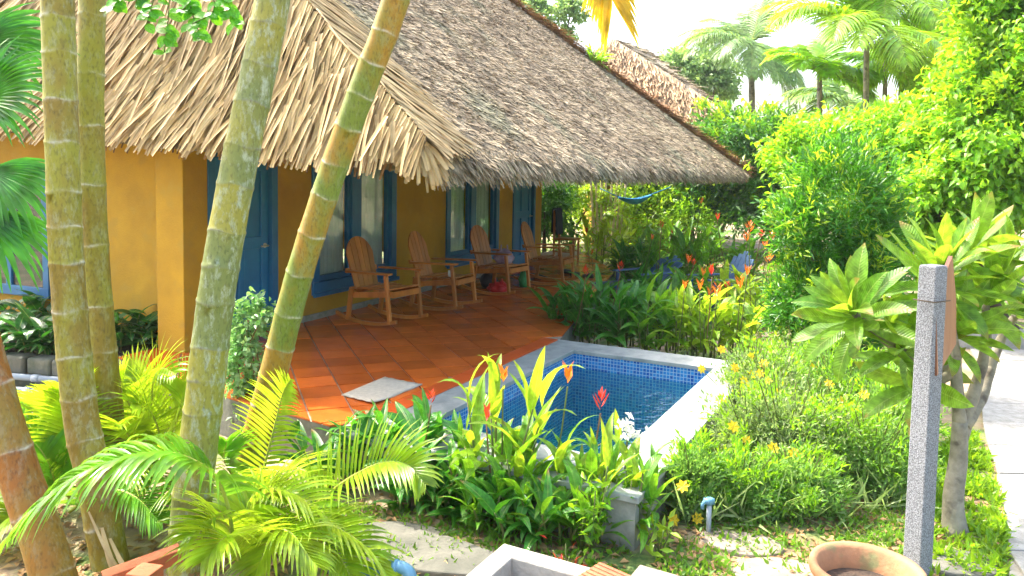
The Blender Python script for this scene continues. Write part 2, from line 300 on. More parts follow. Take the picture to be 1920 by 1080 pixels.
class MB:
    def __init__(s): s.v = []; s.f = []; s.sm = []
    def add(s, V, F, smooth=False):
        b = len(s.v); s.v += [tuple(map(float, p)) for p in V]; s.f += [tuple(i+b for i in f) for f in F]; s.sm += [smooth]*len(F); return s
    def box(s, c, ex, ey, ez):
        """centre and three half-axis vectors"""
        c, ex, ey, ez = map(lambda a: np.array(a, float), (c, ex, ey, ez))
        V = [c+a*ex+b*ey+d*ez for d in (-1, 1) for b in (-1, 1) for a in (-1, 1)]
        F = [(0, 2, 3, 1), (4, 5, 7, 6), (0, 1, 5, 4), (2, 6, 7, 3), (0, 4, 6, 2), (1, 3, 7, 5)]
        if np.cross(ex, ey)@ez < 0: F = [f[::-1] for f in F]
        return s.add(V, F)
    def bx(s, x0, x1, y0, y1, z0, z1):
        return s.box(((x0+x1)/2, (y0+y1)/2, (z0+z1)/2), ((x1-x0)/2, 0, 0), (0, (y1-y0)/2, 0), (0, 0, (z1-z0)/2))
    def prism(s, poly, z0, z1):
        n = len(poly); V = [(p[0], p[1], z0) for p in poly]+[(p[0], p[1], z1) for p in poly]
        return s.add(V, [tuple(range(n-1, -1, -1)), tuple(range(n, 2*n))]+[(i, (i+1) % n, n+(i+1) % n, n+i) for i in range(n)])
    def tube(s, pts, rad, n=8, caps=True, smooth=True):
        pts = [np.array(p, float) for p in pts]; k = len(pts)
        if np.isscalar(rad): rad = [rad]*k
        V = []; ref = None
        for i, p in enumerate(pts):
            t = nz(pts[min(i+1, k-1)]-pts[max(i-1, 0)])
            if ref is None: ref = np.array([1., 0, 0]) if abs(t[0]) < .9 else np.array([0, 1., 0])
            a = nz(ref-t*(ref@t)); b = np.cross(t, a); ref = a
            for j in range(n):
                th = 2*math.pi*j/n; V.append(p+rad[i]*(math.cos(th)*a+math.sin(th)*b))
        F = [(i*n+j, i*n+(j+1) % n, (i+1)*n+(j+1) % n, (i+1)*n+j) for i in range(k-1) for j in range(n)]
        s.add(V, F, smooth)
        if caps: b = len(s.v)-k*n; s.f += [tuple(b+j for j in range(n-1, -1, -1)), tuple(b+(k-1)*n+j for j in range(n))]; s.sm += [False]*2
        return s
    def lathe(s, prof, n=32, c=(0, 0, 0)):
        k = len(prof); V = [(c[0]+r*math.cos(2*math.pi*j/n), c[1]+r*math.sin(2*math.pi*j/n), c[2]+z) for r, z in prof for j in range(n)]
        return s.add(V, [(i*n+j, i*n+(j+1) % n, (i+1)*n+(j+1) % n, (i+1)*n+j) for i in range(k-1) for j in range(n)], True)
    def mesh(s, name, m=None):
        me = bpy.data.meshes.new(name); me.from_pydata(s.v, [], s.f); me.polygons.foreach_set('use_smooth', s.sm); me.update()
        if m is not None: me.materials.append(m)
        return me
    def build(s, name, m=None, parent=None, loc=None): return mk(name, s.mesh(name, m), None, parent, loc)
def bevel(o, wd=.006, seg=2):
    b = o.modifiers.new('bevel', 'BEVEL'); b.width = wd; b.segments = seg; b.limit_method = 'ANGLE'; return o
def smoothpath(pts, n):
    """Catmull-Rom through pts"""
    P = [np.array(p, float) for p in pts]; P = [2*P[0]-P[1]]+P+[2*P[-1]-P[-2]]; out = []
    segs = len(P)-3
    for i in range(n):
        t = i/(n-1)*segs; k = min(int(t), segs-1); t -= k; a, b, c, d = P[k:k+4]
        out.append(.5*((2*b)+(-a+c)*t+(2*a-5*b+4*c-d)*t*t+(-a+3*b-3*c+d)*t**3))
    return out

def leaf_cloud(name, pos, dirs, nrm, ln, wd, m, fold=.25, droop=.12):
    """many small folded leaves as one mesh, two quads each"""
    pos = np.asarray(pos); N = len(pos); d = dirs/(np.linalg.norm(dirs, axis=1, keepdims=True)+1e-9)
    s = np.cross(d, nrm); s /= (np.linalg.norm(s, axis=1, keepdims=True)+1e-9); n = np.cross(s, d)
    ln = np.broadcast_to(ln, (N,))[:, None]; wd = np.broadcast_to(wd, (N,))[:, None]
    V = np.empty((N, 5, 3))
    V[:, 0] = pos; V[:, 1] = pos+d*ln*.5-s*wd*.5+n*wd*fold; V[:, 2] = pos+d*ln*.5
    V[:, 3] = pos+d*ln*.5+s*wd*.5+n*wd*fold; V[:, 4] = pos+d*ln-n*ln*droop
    b = (np.arange(N)*5)[:, None]
    F = np.concatenate([b+np.array([0, 2, 4, 1]), b+np.array([0, 3, 4, 2])], axis=1).reshape(-1, 4)
    return np_mesh(name, V.reshape(-1, 3), F, m)
def rand_dirs(n, up=0.0):
    d = rng.normal(size=(n, 3)); d[:, 2] += up; return d/(np.linalg.norm(d, axis=1, keepdims=True)+1e-9)
def blob_points(blobs, n, clusters=40, sig=.16, inner=.35, bottom=-.75):
    """points in leafy clumps over the outsides of ellipsoids; returns positions, outward directions"""
    vol = np.array([b[1][0]*b[1][2] for b in blobs]); cnt = np.maximum(1, (n*vol/vol.sum()).astype(int))
    P = []; D = []
    for (c, r), k in zip(blobs, cnt):
        c = np.array(c, float); r = np.array(r, float)
        cl = rand_dirs(clusters, .25); cl = cl[cl[:, 2] > bottom]
        rad = inner+(1-inner)*rng.random(len(cl))**.5
        rad = rad*(1+.18*rng.normal(size=len(cl)))
        wgt = .4+rng.random(len(cl)); wgt /= wgt.sum()
        idx = rng.choice(len(cl), k, p=wgt); off = rng.normal(size=(k, 3))*sig
        q = cl[idx]*rad[idx][:, None]+off
        P.append(c+q*r); D.append(nz_rows(q*1.0))
    return np.concatenate(P), np.concatenate(D)
def nz_rows(a): return a/(np.linalg.norm(a, axis=1, keepdims=True)+1e-9)
def foliage(name, blobs, n, ln, wd, m, parent=None, clusters=40, sig=.16, inner=.35, hang=.3, up=.0, loc=None, spread=.7):
    P, D = blob_points(blobs, n, clusters, sig, inner)
    k = len(P); dirs = D*.7+rand_dirs(k)*spread; dirs[:, 2] -= hang; dirs[:, 2] += up
    nr = rand_dirs(k, 1.2)+D*.5
    l = ln*(.65+.7*rng.random(k)); ww = wd*(.7+.6*rng.random(k))
    return mk(name, leaf_cloud(name, P, dirs, nr, l, ww, m), None, parent, loc)

def blade(nseg, wfun, bend, fold=.12, wave=0.0, twist=0.0, wd=.2):
    """a unit-long leaf along +Y, bending towards -Z; three vertices across"""
    V = []; y = z = 0.0; ds = 1/nseg
    for i in range(nseg+1):
        t = i/nseg; a = bend*t*t if bend >= 0 else bend*t
        if i: y += math.cos(a)*ds; z -= math.sin(a)*ds
        h = max(wfun(t), .015)*wd/2; tw = twist*t; wv = wave*math.sin(t*11+1)*h; nx_, nz2 = math.cos(tw), math.sin(tw)
        V += [(-h*nx_, y, z+fold*h+wv-h*nz2), (0, y, z), (h*nx_, y, z+fold*h-wv+h*nz2)]
    F = []
    for i in range(nseg):
        a = 3*i; F += [(a, a+1, a+4, a+3), (a+1, a+2, a+5, a+4)]
    return V, F
def blade_mesh(name, m, *a, **k):
    V, F = blade(*a, **k); me = bpy.data.meshes.new(name); me.from_pydata(V, [], F); me.polygons.foreach_set('use_smooth', [True]*len(F)); me.update(); me.materials.append(m); return me
W_lance = lambda t: math.sin(math.pi*min(1, t**.75))**.8 if 0 < t < 1 else 0
W_ovate = lambda t: (math.sin(math.pi*t**.62))**.75 if 0 < t < 1 else 0
W_obov = lambda t: (math.sin(math.pi*t**1.25))**.7 if 0 < t < 1 else 0
def orient(p, d, up=(0, 0, 1), sc=1.0, roll=0.0, wsc=1.0):
    """matrix taking leaf +Y to d with its face as near up as can be"""
    y = nz(d); x = np.cross(y, np.array(up, float))
    if np.linalg.norm(x) < 1e-3: x = np.array([1., 0, 0])
    x = nz(x); z = np.cross(x, y)
    if roll: x, z = x*math.cos(roll)+z*math.sin(roll), z*math.cos(roll)-x*math.sin(roll)
    return Matrix(((x[0]*sc*wsc, y[0]*sc, z[0]*sc, p[0]), (x[1]*sc*wsc, y[1]*sc, z[1]*sc, p[1]), (x[2]*sc*wsc, y[2]*sc, z[2]*sc, p[2]), (0, 0, 0, 1)))
def put(name, me, parent, mw):
    o = bpy.data.objects.new(name, me); COL.objects.link(o); o.parent = parent; o.matrix_basis = mw; return o

def clip_poly(poly, clip):
    """Sutherland-Hodgman, clip convex and counter-clockwise"""
    out = list(poly)
    for i in range(len(clip)):
        a, b = clip[i], clip[(i+1) % len(clip)]; src = out; out = []
        ins = lambda p: (b[0]-a[0])*(p[1]-a[1])-(b[1]-a[1])*(p[0]-a[0]) >= 0
        for j in range(len(src)):
            p, q = src[j-1], src[j]
            if ins(p) != ins(q):
                d1 = (b[0]-a[0])*(p[1]-a[1])-(b[1]-a[1])*(p[0]-a[0]); d2 = (b[0]-a[0])*(q[1]-a[1])-(b[1]-a[1])*(q[0]-a[0]); t = d1/(d1-d2)
                out.append((p[0]+(q[0]-p[0])*t, p[1]+(q[1]-p[1])*t))
            if ins(q): out.append(q)
        if not out: return []
    return out
def area(poly): return .5*sum(poly[i-1][0]*poly[i][1]-poly[i][0]*poly[i-1][1] for i in range(len(poly)))

# ------------------------------------------------------------------ ground, with an opening for the pool
PO = np.array([-.608, 5.80, 0]); PL, PW = 2.80, 1.52
CL, CB, CR, CN = .40, .40, .34, .56      # coping widths: left, back, right, near
def pool_pt(a, b, z=0): return PO+PU*a+PV*b+ZZ*z
def ground_mat():
    m = bpy.data.materials.new('garden_earth'); m.use_nodes = True; t = m.node_tree; N = t.nodes; L = t.links; p = N['Principled BSDF']; p.inputs['Roughness'].default_value = .95
    tc = N.new('ShaderNodeTexCoord')
    def noise(sc, det=6): n = N.new('ShaderNodeTexNoise'); n.inputs['Scale'].default_value = sc; n.inputs['Detail'].default_value = det; L.new(tc.outputs['Object'], n.inputs['Vector']); return n
    def ramp(n, a, b, pa, pb): r = N.new('ShaderNodeValToRGB'); e = r.color_ramp.elements; e[0].position = pa; e[1].position = pb; e[0].color = (*a, 1); e[1].color = (*b, 1); L.new(n.outputs[0], r.inputs[0]); return r
    a = ramp(noise(3.5), (.20, .13, .075), (.40, .30, .19), .35, .62)
    g = ramp(noise(1.3), (0, 0, 0), (1, 1, 1), .45, .58)
    mg = N.new('ShaderNodeMixRGB'); L.new(g.outputs[0], mg.inputs[0]); L.new(a.outputs[0], mg.inputs[1])
    gr = ramp(noise(22), (.05, .10, .02), (.13, .17, .04), .4, .6); L.new(gr.outputs[0], mg.inputs[2])
    L.new(mg.outputs[0], p.inputs['Base Color'])
    b = N.new('ShaderNodeBump'); b.inputs['Strength'].default_value = .7; b.inputs['Distance'].default_value = .03; L.new(noise(18, 10).outputs[0], b.inputs['Height']); L.new(b.outputs[0], p.inputs['Normal'])
    return m
M['ground'] = ground_mat()
ga = sorted([-300, -60, -20, -8, -4, -2, -CN+.05, PL+CB-.05, 5, 8, 12, 20, 60, 300]); gb = sorted([-300, -60, -20, -8, -3, -CL+.05, PW+CR-.05, 3, 5, 9, 20, 60, 300])
gv = [tuple(pool_pt(a, b, GZ)) for a in ga for b in gb]; gf = []
for i in range(len(ga)-1):
    for j in range(len(gb)-1):
        if abs(ga[i]-(-CN+.05)) < 1e-6 and abs(gb[j]-(-CL+.05)) < 1e-6: continue
        k = len(gb); gf.append((i*k+j, i*k+j+1, (i+1)*k+j+1, (i+1)*k+j))
gm = bpy.data.meshes.new('ground'); gm.from_pydata(gv, [], gf); gm.update(); gm.materials.append(M['ground'])
tag(mk('ground', gm), kind='structure')

# ------------------------------------------------------------------ terrace: slab with single terracotta tiles laid diagonally
TERR = [(-3.95, 7.62), (-2.32, 6.29), (-1.335, 5.64), (-1.0, 5.70), (.56, 8.74), (2.05, 15.2), (1.7, 19.0), (.95, 19.0), (-3.62, 8.25)]
mb = MB(); mb.prism(TERR, -.50, -.014)
terrace = mb.build('terrace', M['grout']); tag(terrace, kind='structure'); terrace.data.materials.append(M['rim'])
for p in terrace.data.polygons:
    if abs(p.normal.z) < .5: p.material_index = 1
e0, e1 = np.array(TERR[3]), np.array(TERR[4]); ed = nz(e1-e0); en = np.array([-ed[1], ed[0]])
BW = .20
i0, i1 = e0+en*BW-ed*.3, e1+en*BW+ed*.02
FIELD = [TERR[0], TERR[1], TERR[2], tuple(e0-ed*.03+en*.06), tuple(e0+en*BW), tuple(e1+en*BW), TERR[5], TERR[6], TERR[7], TERR[8]]
# keep the field convex: clip by the border line separately
HALF = [tuple(i0), tuple(i1+ed*40), tuple(i1+ed*40+en*40), tuple(i0-ed*40+en*40), tuple(i0-ed*40)]
ta = math.radians(-21.0); t1 = np.array([math.sin(ta), math.cos(ta)]); t2 = np.array([math.cos(ta), -math.sin(ta)])
TS, GAP = .335, .008
cand = []
for i in range(-40, 60):
    for j in range(-40, 40):
        o2 = np.array([-1.83, 6.60])+t1*TS*i+t2*TS*j
        sq = [o2+t1*GAP+t2*GAP, o2+t1*GAP+t2*(TS-GAP), o2+t1*(TS-GAP)+t2*(TS-GAP), o2+t1*(TS-GAP)+t2*GAP]
        sq = [tuple(q) for q in sq]
        if area(sq) < 0: sq = sq[::-1]
        c = clip_poly(sq, TERR)
        if c and c[0] and max(p[1] for p in c) < 8.9+0*1: c = clip_poly(c, HALF)
        elif c:
            c = clip_poly(c, HALF) if min((np.array(p)-e1)@en for p in c) < BW and max((np.array(p)-e1)@ed for p in c) < .3 else c
        if c and area(c) > .004: cand.append((np.linalg.norm(np.mean(np.array(c), axis=0)), c))
cand.sort(key=lambda q: q[0])
rest = MB()
for k, (dd, c) in enumerate(cand):
    z = rng.normal()*.0012; ctr = np.mean(np.array(c), axis=0); tx, ty = rng.normal(size=2)*.003
    n = len(c); top = [(p[0], p[1], z+tx*(p[0]-ctr[0])+ty*(p[1]-ctr[1])) for p in c]; bot = [(p[0], p[1], -.02) for p in c]
    F = [tuple(range(n))]+[(i, n+i, n+(i+1) % n, (i+1) % n) for i in range(n)]
    if k < 250: MB().add(top+bot, F).build('floor_tile', M['tile'], terrace)
    else: rest.add(top+bot, F)
tag(rest.build('far_floor_tiles', M['tile'], terrace), kind='stuff')
nb = 11; bl = np.linalg.norm(e1-e0)/nb
for i in range(nb):
    a = e0+ed*(bl*i+.003); b = e0+ed*(bl*(i+1)-.003); q = [a+en*.012, b+en*.012, b+en*(BW-.006), a+en*(BW-.006)]
    MB().prism([tuple(x) for x in q], -.02, .003+rng.normal()*.0008).build('border_tile', M['tileborder'], terrace)

# ------------------------------------------------------------------ plunge pool
pool = thing('plunge_pool', 'small rectangular plunge pool with blue mosaic sides and grey stone coping', 'pool', (0, 0, 0))
WZ = -.20
mb = MB(); uvs = []
def quad_uv(mb, P, uv): mb.add(P, [(0, 1, 2, 3)]); uvs.extend(uv)
D = -.85
def wallq(a0, b0, a1, b1):
    L_ = math.hypot(a1-a0, b1-b0); quad_uv(mb, [pool_pt(a0, b0, D), pool_pt(a1, b1, D), pool_pt(a1, b1, -.03), pool_pt(a0, b0, -.03)], [(0, D), (L_, D), (L_, -.03), (0, -.03)])
wallq(0, 0, PL, 0); wallq(PL, 0, PL, PW); wallq(PL, PW, 0, PW); wallq(0, PW, 0, 0)
me = mb.mesh('mosaic_lining', M['mosaic']); ul = me.uv_layers.new(name='UVMap')
for i, uv in enumerate(uvs): ul.data[i].uv = (uv[0], uv[1])
mk('mosaic_lining', me, None, pool)
mb = MB(); uvs = []; quad_uv(mb, [pool_pt(0, 0, D), pool_pt(PL, 0, D), pool_pt(PL, PW, D), pool_pt(0, PW, D)], [(0, 0), (PL, 0), (PL, PW), (0, PW)])
me = mb.mesh('pool_floor', M['mosaicfloor']); ul = me.uv_layers.new(name='UVMap')
for i, uv in enumerate(uvs): ul.data[i].uv = (uv[0]*.8, uv[1]*.8)
mk('pool_floor', me, None, pool)
mb = MB(); mb.add([pool_pt(-.004, -.004, WZ), pool_pt(PL+.004, -.004, WZ), pool_pt(PL+.004, PW+.004, WZ), pool_pt(-.004, PW+.004, WZ)], [(3, 2, 1, 0)])
mb.build('water', M['water'], pool)
mb = MB()   # retaining walls round the basin
def rb(a0, a1, b0, b1, z0, z1): c = pool_pt((a0+a1)/2, (b0+b1)/2, (z0+z1)/2); mb.box(c, PU*(a1-a0)/2, PV*(b1-b0)/2, ZZ*(z1-z0)/2)
rb(-CN+.03, PL+CB-.03, PW+.002, PW+CR-.03, -.6, -.045); rb(-CN+.03, -.002, -CL+.03, PW+.002, -.6, -.045); rb(PL+.002, PL+CB-.03, -CL+.03, PW+.002, -.6, -.045); rb(-.002, PL+.002, -CL+.03, -.002, -.6, -.045)
mb.build('basin_wall', M['poolwall'], pool)
def cope(a0, a1, b0, b1):
    mb = MB(); z = -.008+rng.normal()*.0015
    c = pool_pt((a0+a1)/2, (b0+b1)/2, z-.02); mb.box(c, PU*((a1-a0)/2-.002), PV*((b1-b0)/2-.002), ZZ*.02)
    bevel(mb.build('coping_slab', M['coping'], pool), .004)
for a0, a1 in ((-.02, .9), (.9, 1.85), (1.85, PL)): cope(a0, a1, -CL, .012)
for b0, b1 in ((-CL, .55), (.55, PW+CR)): cope(PL-.012, PL+CB, b0, b1)
for a0, a1 in ((-.02, .62), (.62, 1.7), (1.7, PL-.012)): cope(a0, a1, PW-.012, PW+CR)
for b0, b1 in ((-CL, .5), (.5, 1.18), (1.18, PW+CR)): cope(-CN, -.02, b0, b1)

# ------------------------------------------------------------------ the bungalow
house = thing('thatched_bungalow', 'ochre bungalow with blue doors and windows under a big grey thatched roof', 'house', (0, 0, 0))
def hp(u, v, z): return O+WU*u+WV*v+ZZ*z
def hbox(mb, u0, u1, v0, v1, z0, z1): mb.box(hp((u0+u1)/2, (v0+v1)/2, (z0+z1)/2), WU*(u1-u0)/2, WV*(v1-v0)/2, ZZ*(z1-z0)/2)
HT = 3.0; DZ, WT, WS = 2.12, 2.10, .31
mb = MB()
D1, W1, W2, D2, UE = (0, 1.06), (1.70, 3.61), (5.14, 7.17), (7.84, 8.96), 9.36
for u0, u1 in ((D1[1], W1[0]), (W1[1], W2[0]), (W2[1], D2[0]), (D2[1], UE)): hbox(mb, u0, u1, -.2, 0, 0, HT)
for u0, u1 in (W1, W2): hbox(mb, u0, u1, -.2, 0, 0, WS-.002); hbox(mb, u0, u1, -.2, 0, WT+.002, HT)
for u0, u1 in (D1, D2): hbox(mb, u0, u1, -.2, 0, DZ+.002, HT)
hbox(mb, .0, .2, -6, -.35, -.3, HT); hbox(mb, UE-.2, UE, -6, -.202, 0, HT); hbox(mb, .2, UE-.2, -6, -5.8, 0, HT)
hbox(mb, .0, UE, -5.9, -.3, HT, HT+.05)
mb.build('wall', M['wall'], house)
mb = MB(); hbox(mb, -.33, -.003, -.36, .02, -.02, HT-.01); bevel(mb.build('pillar', M['wall'], house), .01)
mb = MB(); hbox(mb, D1[1]+.01, D2[0], .003, .022, -.01, .075); hbox(mb, D2[1], UE, .003, .022, -.01, .075); mb.build('plinth', M['base'], house)
def window(u0, u1, z0, z1):
    f = MB(); fw = .13
    hbox(f, u0, u1, -.10, .035, z0, z0+.16); hbox(f, u0, u1, -.10, .03, z1-.10, z1)
    hbox(f, u0, u0+fw, -.10, .03, z0+.16, z1-.10); hbox(f, u1-fw, u1, -.10, .03, z0+.16, z1-.10)
    win = bevel(f.build('window', M['blue'], house), .006)
    f = MB(); hbox(f, u0-.02, u1+.02, .036, .075, z0-.02, z0+.03); bevel(f.build('sill', M['blue'], win), .005)
    um = (u0+u1)/2-.02
    f = MB(); hbox(f, um-.10, um+.10, -.09, .015, z0+.162, z1-.102); bevel(f.build('mullion', M['blue'], win), .006)
    for a, b in ((u0+fw+.002, um-.102), (um+.102, u1-fw-.002)):
        f = MB(); s = .055
        hbox(f, a, a+s, -.075, -.02, z0+.162, z1-.102); hbox(f, b-s, b, -.075, -.02, z0+.162, z1-.102); hbox(f, a+s, b-s, -.075, -.02, z0+.162, z0+.23); hbox(f, a+s, b-s, -.075, -.02, z1-.165, z1-.102)
        f.build('sash', M['blue'], win)
        f = MB(); hbox(f, a+s, b-s, -.052, -.046, z0+.23, z1-.165); f.build('pane', M['glass'], win)
        f = MB(); n = 60; V = []; wdt = b-a
        for i in range(n+1):
            t = i/n; uu = a+wdt*t; vv = -.15+.02*math.sin(t*46+math.sin(t*9)*2)+.01*math.sin(t*95)
            V += [tuple(hp(uu, vv, z0+.14)), tuple(hp(uu, vv, z1-.05))]
        f.add(V, [(2*i, 2*i+2, 2*i+3, 2*i+1) for i in range(n)], True); f.build('curtain', M['curtain'], win)
window(*W1, WS, WT); window(*W2, WS, WT)
def door(u0, u1):
    f = MB(); fw = .10
    hbox(f, u0, u0+fw, -.12, .03, 0, DZ); hbox(f, u1-fw, u1, -.12, .03, 0, DZ); hbox(f, u0+fw, u1-fw, -.12, .03, DZ-fw, DZ)
    fr = bevel(f.build('door_frame', M['blue'], house), .006)
    f = MB(); a, b = u0+fw+.004, u1-fw-.004
    dr = MB(); hbox(dr, a, b, -.10, -.055, .01, DZ-fw-.004); d = dr.build('door', M['bluedoor'], house)
    f = MB(); st = .11
    zs = [(.01, .22), (.98, 1.12), (DZ-fw-.15, DZ-fw-.004)]
    for z0, z1 in zs: hbox(f, a+st, b-st, -.054, -.028, z0, z1)
    hbox(f, a, a+st, -.054, -.028, .01, DZ-fw-.004); hbox(f, b-st, b, -.054, -.028, .01, DZ-fw-.004); hbox(f, (a+b)/2-.05, (a+b)/2+.05, -.054, -.028, .22, .98); hbox(f, (a+b)/2-.05, (a+b)/2+.05, -.054, -.028, 1.12, DZ-fw-.15)
    bevel(f.build('door_panelling', M['bluedoor'], d), .007)
    f = MB(); c = hp(b-.06, .0, 1.01)
    f.tube([hp(b-.06, -.027, 1.01), hp(b-.06, -.02, 1.01)], .028, 16); f.tube([hp(b-.06, -.02, 1.01), hp(b-.06, .03, 1.01), hp(b-.075, .035, 1.01), hp(b-.18, .033, 1.01)], .0095, 8)
    f.build('door_handle', M['metal'], d)
door(*D1); door(*D2)
# window in the left end wall
def endwin(v0, v1, z0, z1):
    def eb(mb, va, vb, ua, ub, za, zb): hbox(mb, ua, ub, va, vb, za, zb)
    f = MB(); eb(f, v0, v1, -.04, -.003, z0, z0+.12); eb(f, v0, v1, -.04, -.003, z1-.1, z1)
    n = 3; step = (v1-v0)/n
    for i in range(n+1):
        vc = min(max(v0+step*i, v0+.05), v1-.05); eb(f, vc-.05, vc+.05, -.038, -.003, z0+.12, z1-.1)
    win = bevel(f.build('window', M['blue'], house), .005)
    for i in range(n):
        a, b = v0+step*i+.052, v0+step*(i+1)-.052
        f = MB(); eb(f, a, b, -.012, -.006, z0+.12, z1-.1); f.build('pane', M['glass'], win)
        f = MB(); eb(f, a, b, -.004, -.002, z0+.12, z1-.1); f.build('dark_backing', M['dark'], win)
def on_end(x, y): P = plane_hit(x, y, hp(0, 0, 0), WU); return (P-O)@WV, P[2]
va, za = on_end(97, 560); vb, zb = on_end(-60, 545)
endwin(vb-.6, va, za, za+1.5)

# roof ------------------------------------------------------------------
def rp(u, v, z=0): return O+RU*u+RV*v+ZZ*z
ZE = 1.97
RA, RB = rp(-.54, 3.1, ZE+.07), rp(13.1, 3.1, ZE+.06)
R1, R2 = rp(.68, -2.0, 6.2), rp(8.36, -2.0, 6.2)
RA2, RB2 = rp(-.54, -7.1, ZE+.75), rp(13.1, -7.1, ZE)
TH = .16
mb = MB(); top = [RA, RB, R2, R1, RA2, RB2]; bot = [p-ZZ*TH for p in top]
mb.add(top+bot, [(0, 1, 2, 3), (0, 3, 4), (1, 5, 2), (4, 3, 2, 5), (6, 9, 8, 7), (6, 10, 9), (7, 8, 11), (10, 11, 8, 9), (0, 6, 7, 1), (1, 7, 11, 5), (4, 10, 6, 0), (5, 11, 10, 4)])
roof = mb.build('roof', M['thatch'], house)
def straws(name, P, d, n, ln, wd, m, parent, lift=.06, kind='stuff'):
    """flat straws lying on a slope: positions, direction down the slope, normal"""
    N = len(P); dirs = d+rng.normal(size=(N, 3))*.16; dirs = nz_rows(dirs); nn = n+rng.normal(size=(N, 3))*.35
    s = nz_rows(np.cross(dirs, nn)); nn = nz_rows(np.cross(s, dirs))
    l = (ln*(.5+rng.random(N)))[:, None]; ww = (wd*(.6+.8*rng.random(N)))[:, None]; up = (lift*rng.random(N))[:, None]
    V = np.empty((N, 4, 3)); V[:, 0] = P-s*ww/2+nn*.004; V[:, 1] = P+s*ww/2+nn*.004; V[:, 2] = P+dirs*l+s*ww*.3+n*up; V[:, 3] = P+dirs*l-s*ww*.3+n*up
    F = (np.arange(N)*4)[:, None]+np.array([0, 1, 2, 3])
    return tag(mk(name, np_mesh(name, V.reshape(-1, 3), F, m), None, parent), kind=kind)
def tri_quad_pts(a, b, c, d, n, pw=1.0):
    """points over quad a-b (eave) d-c (ridge)"""
    s = rng.random(n)**pw; t = rng.random(n)
    lo = a+(b-a)*t[:, None]; hi = d+(c-d)*t[:, None]; return lo+(hi-lo)*s[:, None]
nF = nz(np.cross(RB-RA, R1-RA)); dF = nz(np.cross(nF, RB-RA)); dF = dF if dF[2] < 0 else -dF
def rowed(a, b, c, d, n, rows, jit=.4):
    k = rng.integers(0, rows, n); s = (k+rng.random(n)*jit)/rows; t = rng.random(n)
    lo = a+(b-a)*t[:, None]; hi = d+(c-d)*t[:, None]; wob = .012*np.sin(t*70+k)+.010*np.sin(t*173+2*k); return lo+(hi-lo)*(s+wob)[:, None]
straws('thatch_straw', np.concatenate([rowed(RA, RB, R2, R1, 110000, 60), tri_quad_pts(RA, RB, R2, R1, 150000)]), dF, nF, .078, .0105, M['straw'], roof, .022)
# eave fringe of the front slope, in a thick ragged edge
n = 16000; t = rng.random(n); P = RA+(RB-RA)*t[:, None]+nF*(-.13+.16*rng.random(n))[:, None]-dF*(.10*rng.random(n))[:, None]
straws('eave_straw', P, dF*.75+np.array([0, 0, -.45]), nF, .19, .014, M['straw'], roof, .02)
# rusty straw capping the far hip
n = 5000; t = rng.random(n); P = RB+(R2-RB)*t[:, None]+rng.normal(size=(n, 3))*.05; hd = nz(RB-R2)
straws('hip_straw', P+ZZ*.02, hd*.6+RU*.5, ZZ, .3, .018, M['rustystraw'], roof, .08)
n = 2500; t = rng.random(n)*.9; P = RB+(RB2-RB)*t[:, None]*.3
straws('end_eave_straw', P, np.array([0, 0, -.7])+RU*.5, RU, .22, .016, M['rustystraw'], roof, .02)
# left end: long dry palm leaf strips
nL = nz(np.cross(R1-RA, RA2-RA)); nL = nL if nL@RU < 0 else -nL
eL = nz(RA2-RA); sL = nz(np.cross(nL, eL)); sL = sL if sL[2] > 0 else -sL
def strip_geo(p, d, n, ln, wd, lift, hang, fold=.3, segs=4):
    s = nz(np.cross(d, n)); V = []; q = np.array(p, float); dd = np.array(d, float)
    for i in range(segs+1):
        t = i/segs; hw = wd/2*(1-.38*t**3)
        V += [q-s*hw+n*(fold*hw), q+n*0, q+s*hw+n*(fold*hw)]
        dd = nz(dd+np.array([0, 0, -hang*t/segs*2])+n*lift*(1-2*t)/segs); q = q+dd*ln/segs
    F = []
    for i in range(segs): a = 3*i; F += [(a, a+1, a+4, a+3), (a+1, a+2, a+5, a+4)]
    return V, F
strips = []
for r in range(9):
    b0 = 3.05-r*.36 if r < 8 else .22
    off = .05+.012*r; a = -.1
    while a < 6.4:
        b = max(.06, b0+rng.normal()*(.14 if r < 8 else .06)); tt = b/((R1-RA)@sL); rel = a-((R1-RA)@eL)*tt
        if rel > -.06:
            phi = math.radians(np.interp(rel, [0, .6, 1.6, 3, 6], [2, 9, 24, 36, 42])+rng.normal()*10)
            d = -sL*math.cos(phi)+eL*math.sin(phi)+nL*rng.normal()*.03
            ln = min(.85+.45*rng.random(), (b+.06+.24*rng.random())/max(.55, math.cos(phi)))
            nn_ = nz(nL+eL*rng.normal()*.28)
            strips.append((RA+eL*a+sL*b+nL*(off+.07*rng.random()), nz(d), nn_, ln, 0.026+.028*rng.random(), .16*rng.random(), .08+.25*rng.random()*(b < .6), 0))
        a += .016
hipn = nz(nF+nL)
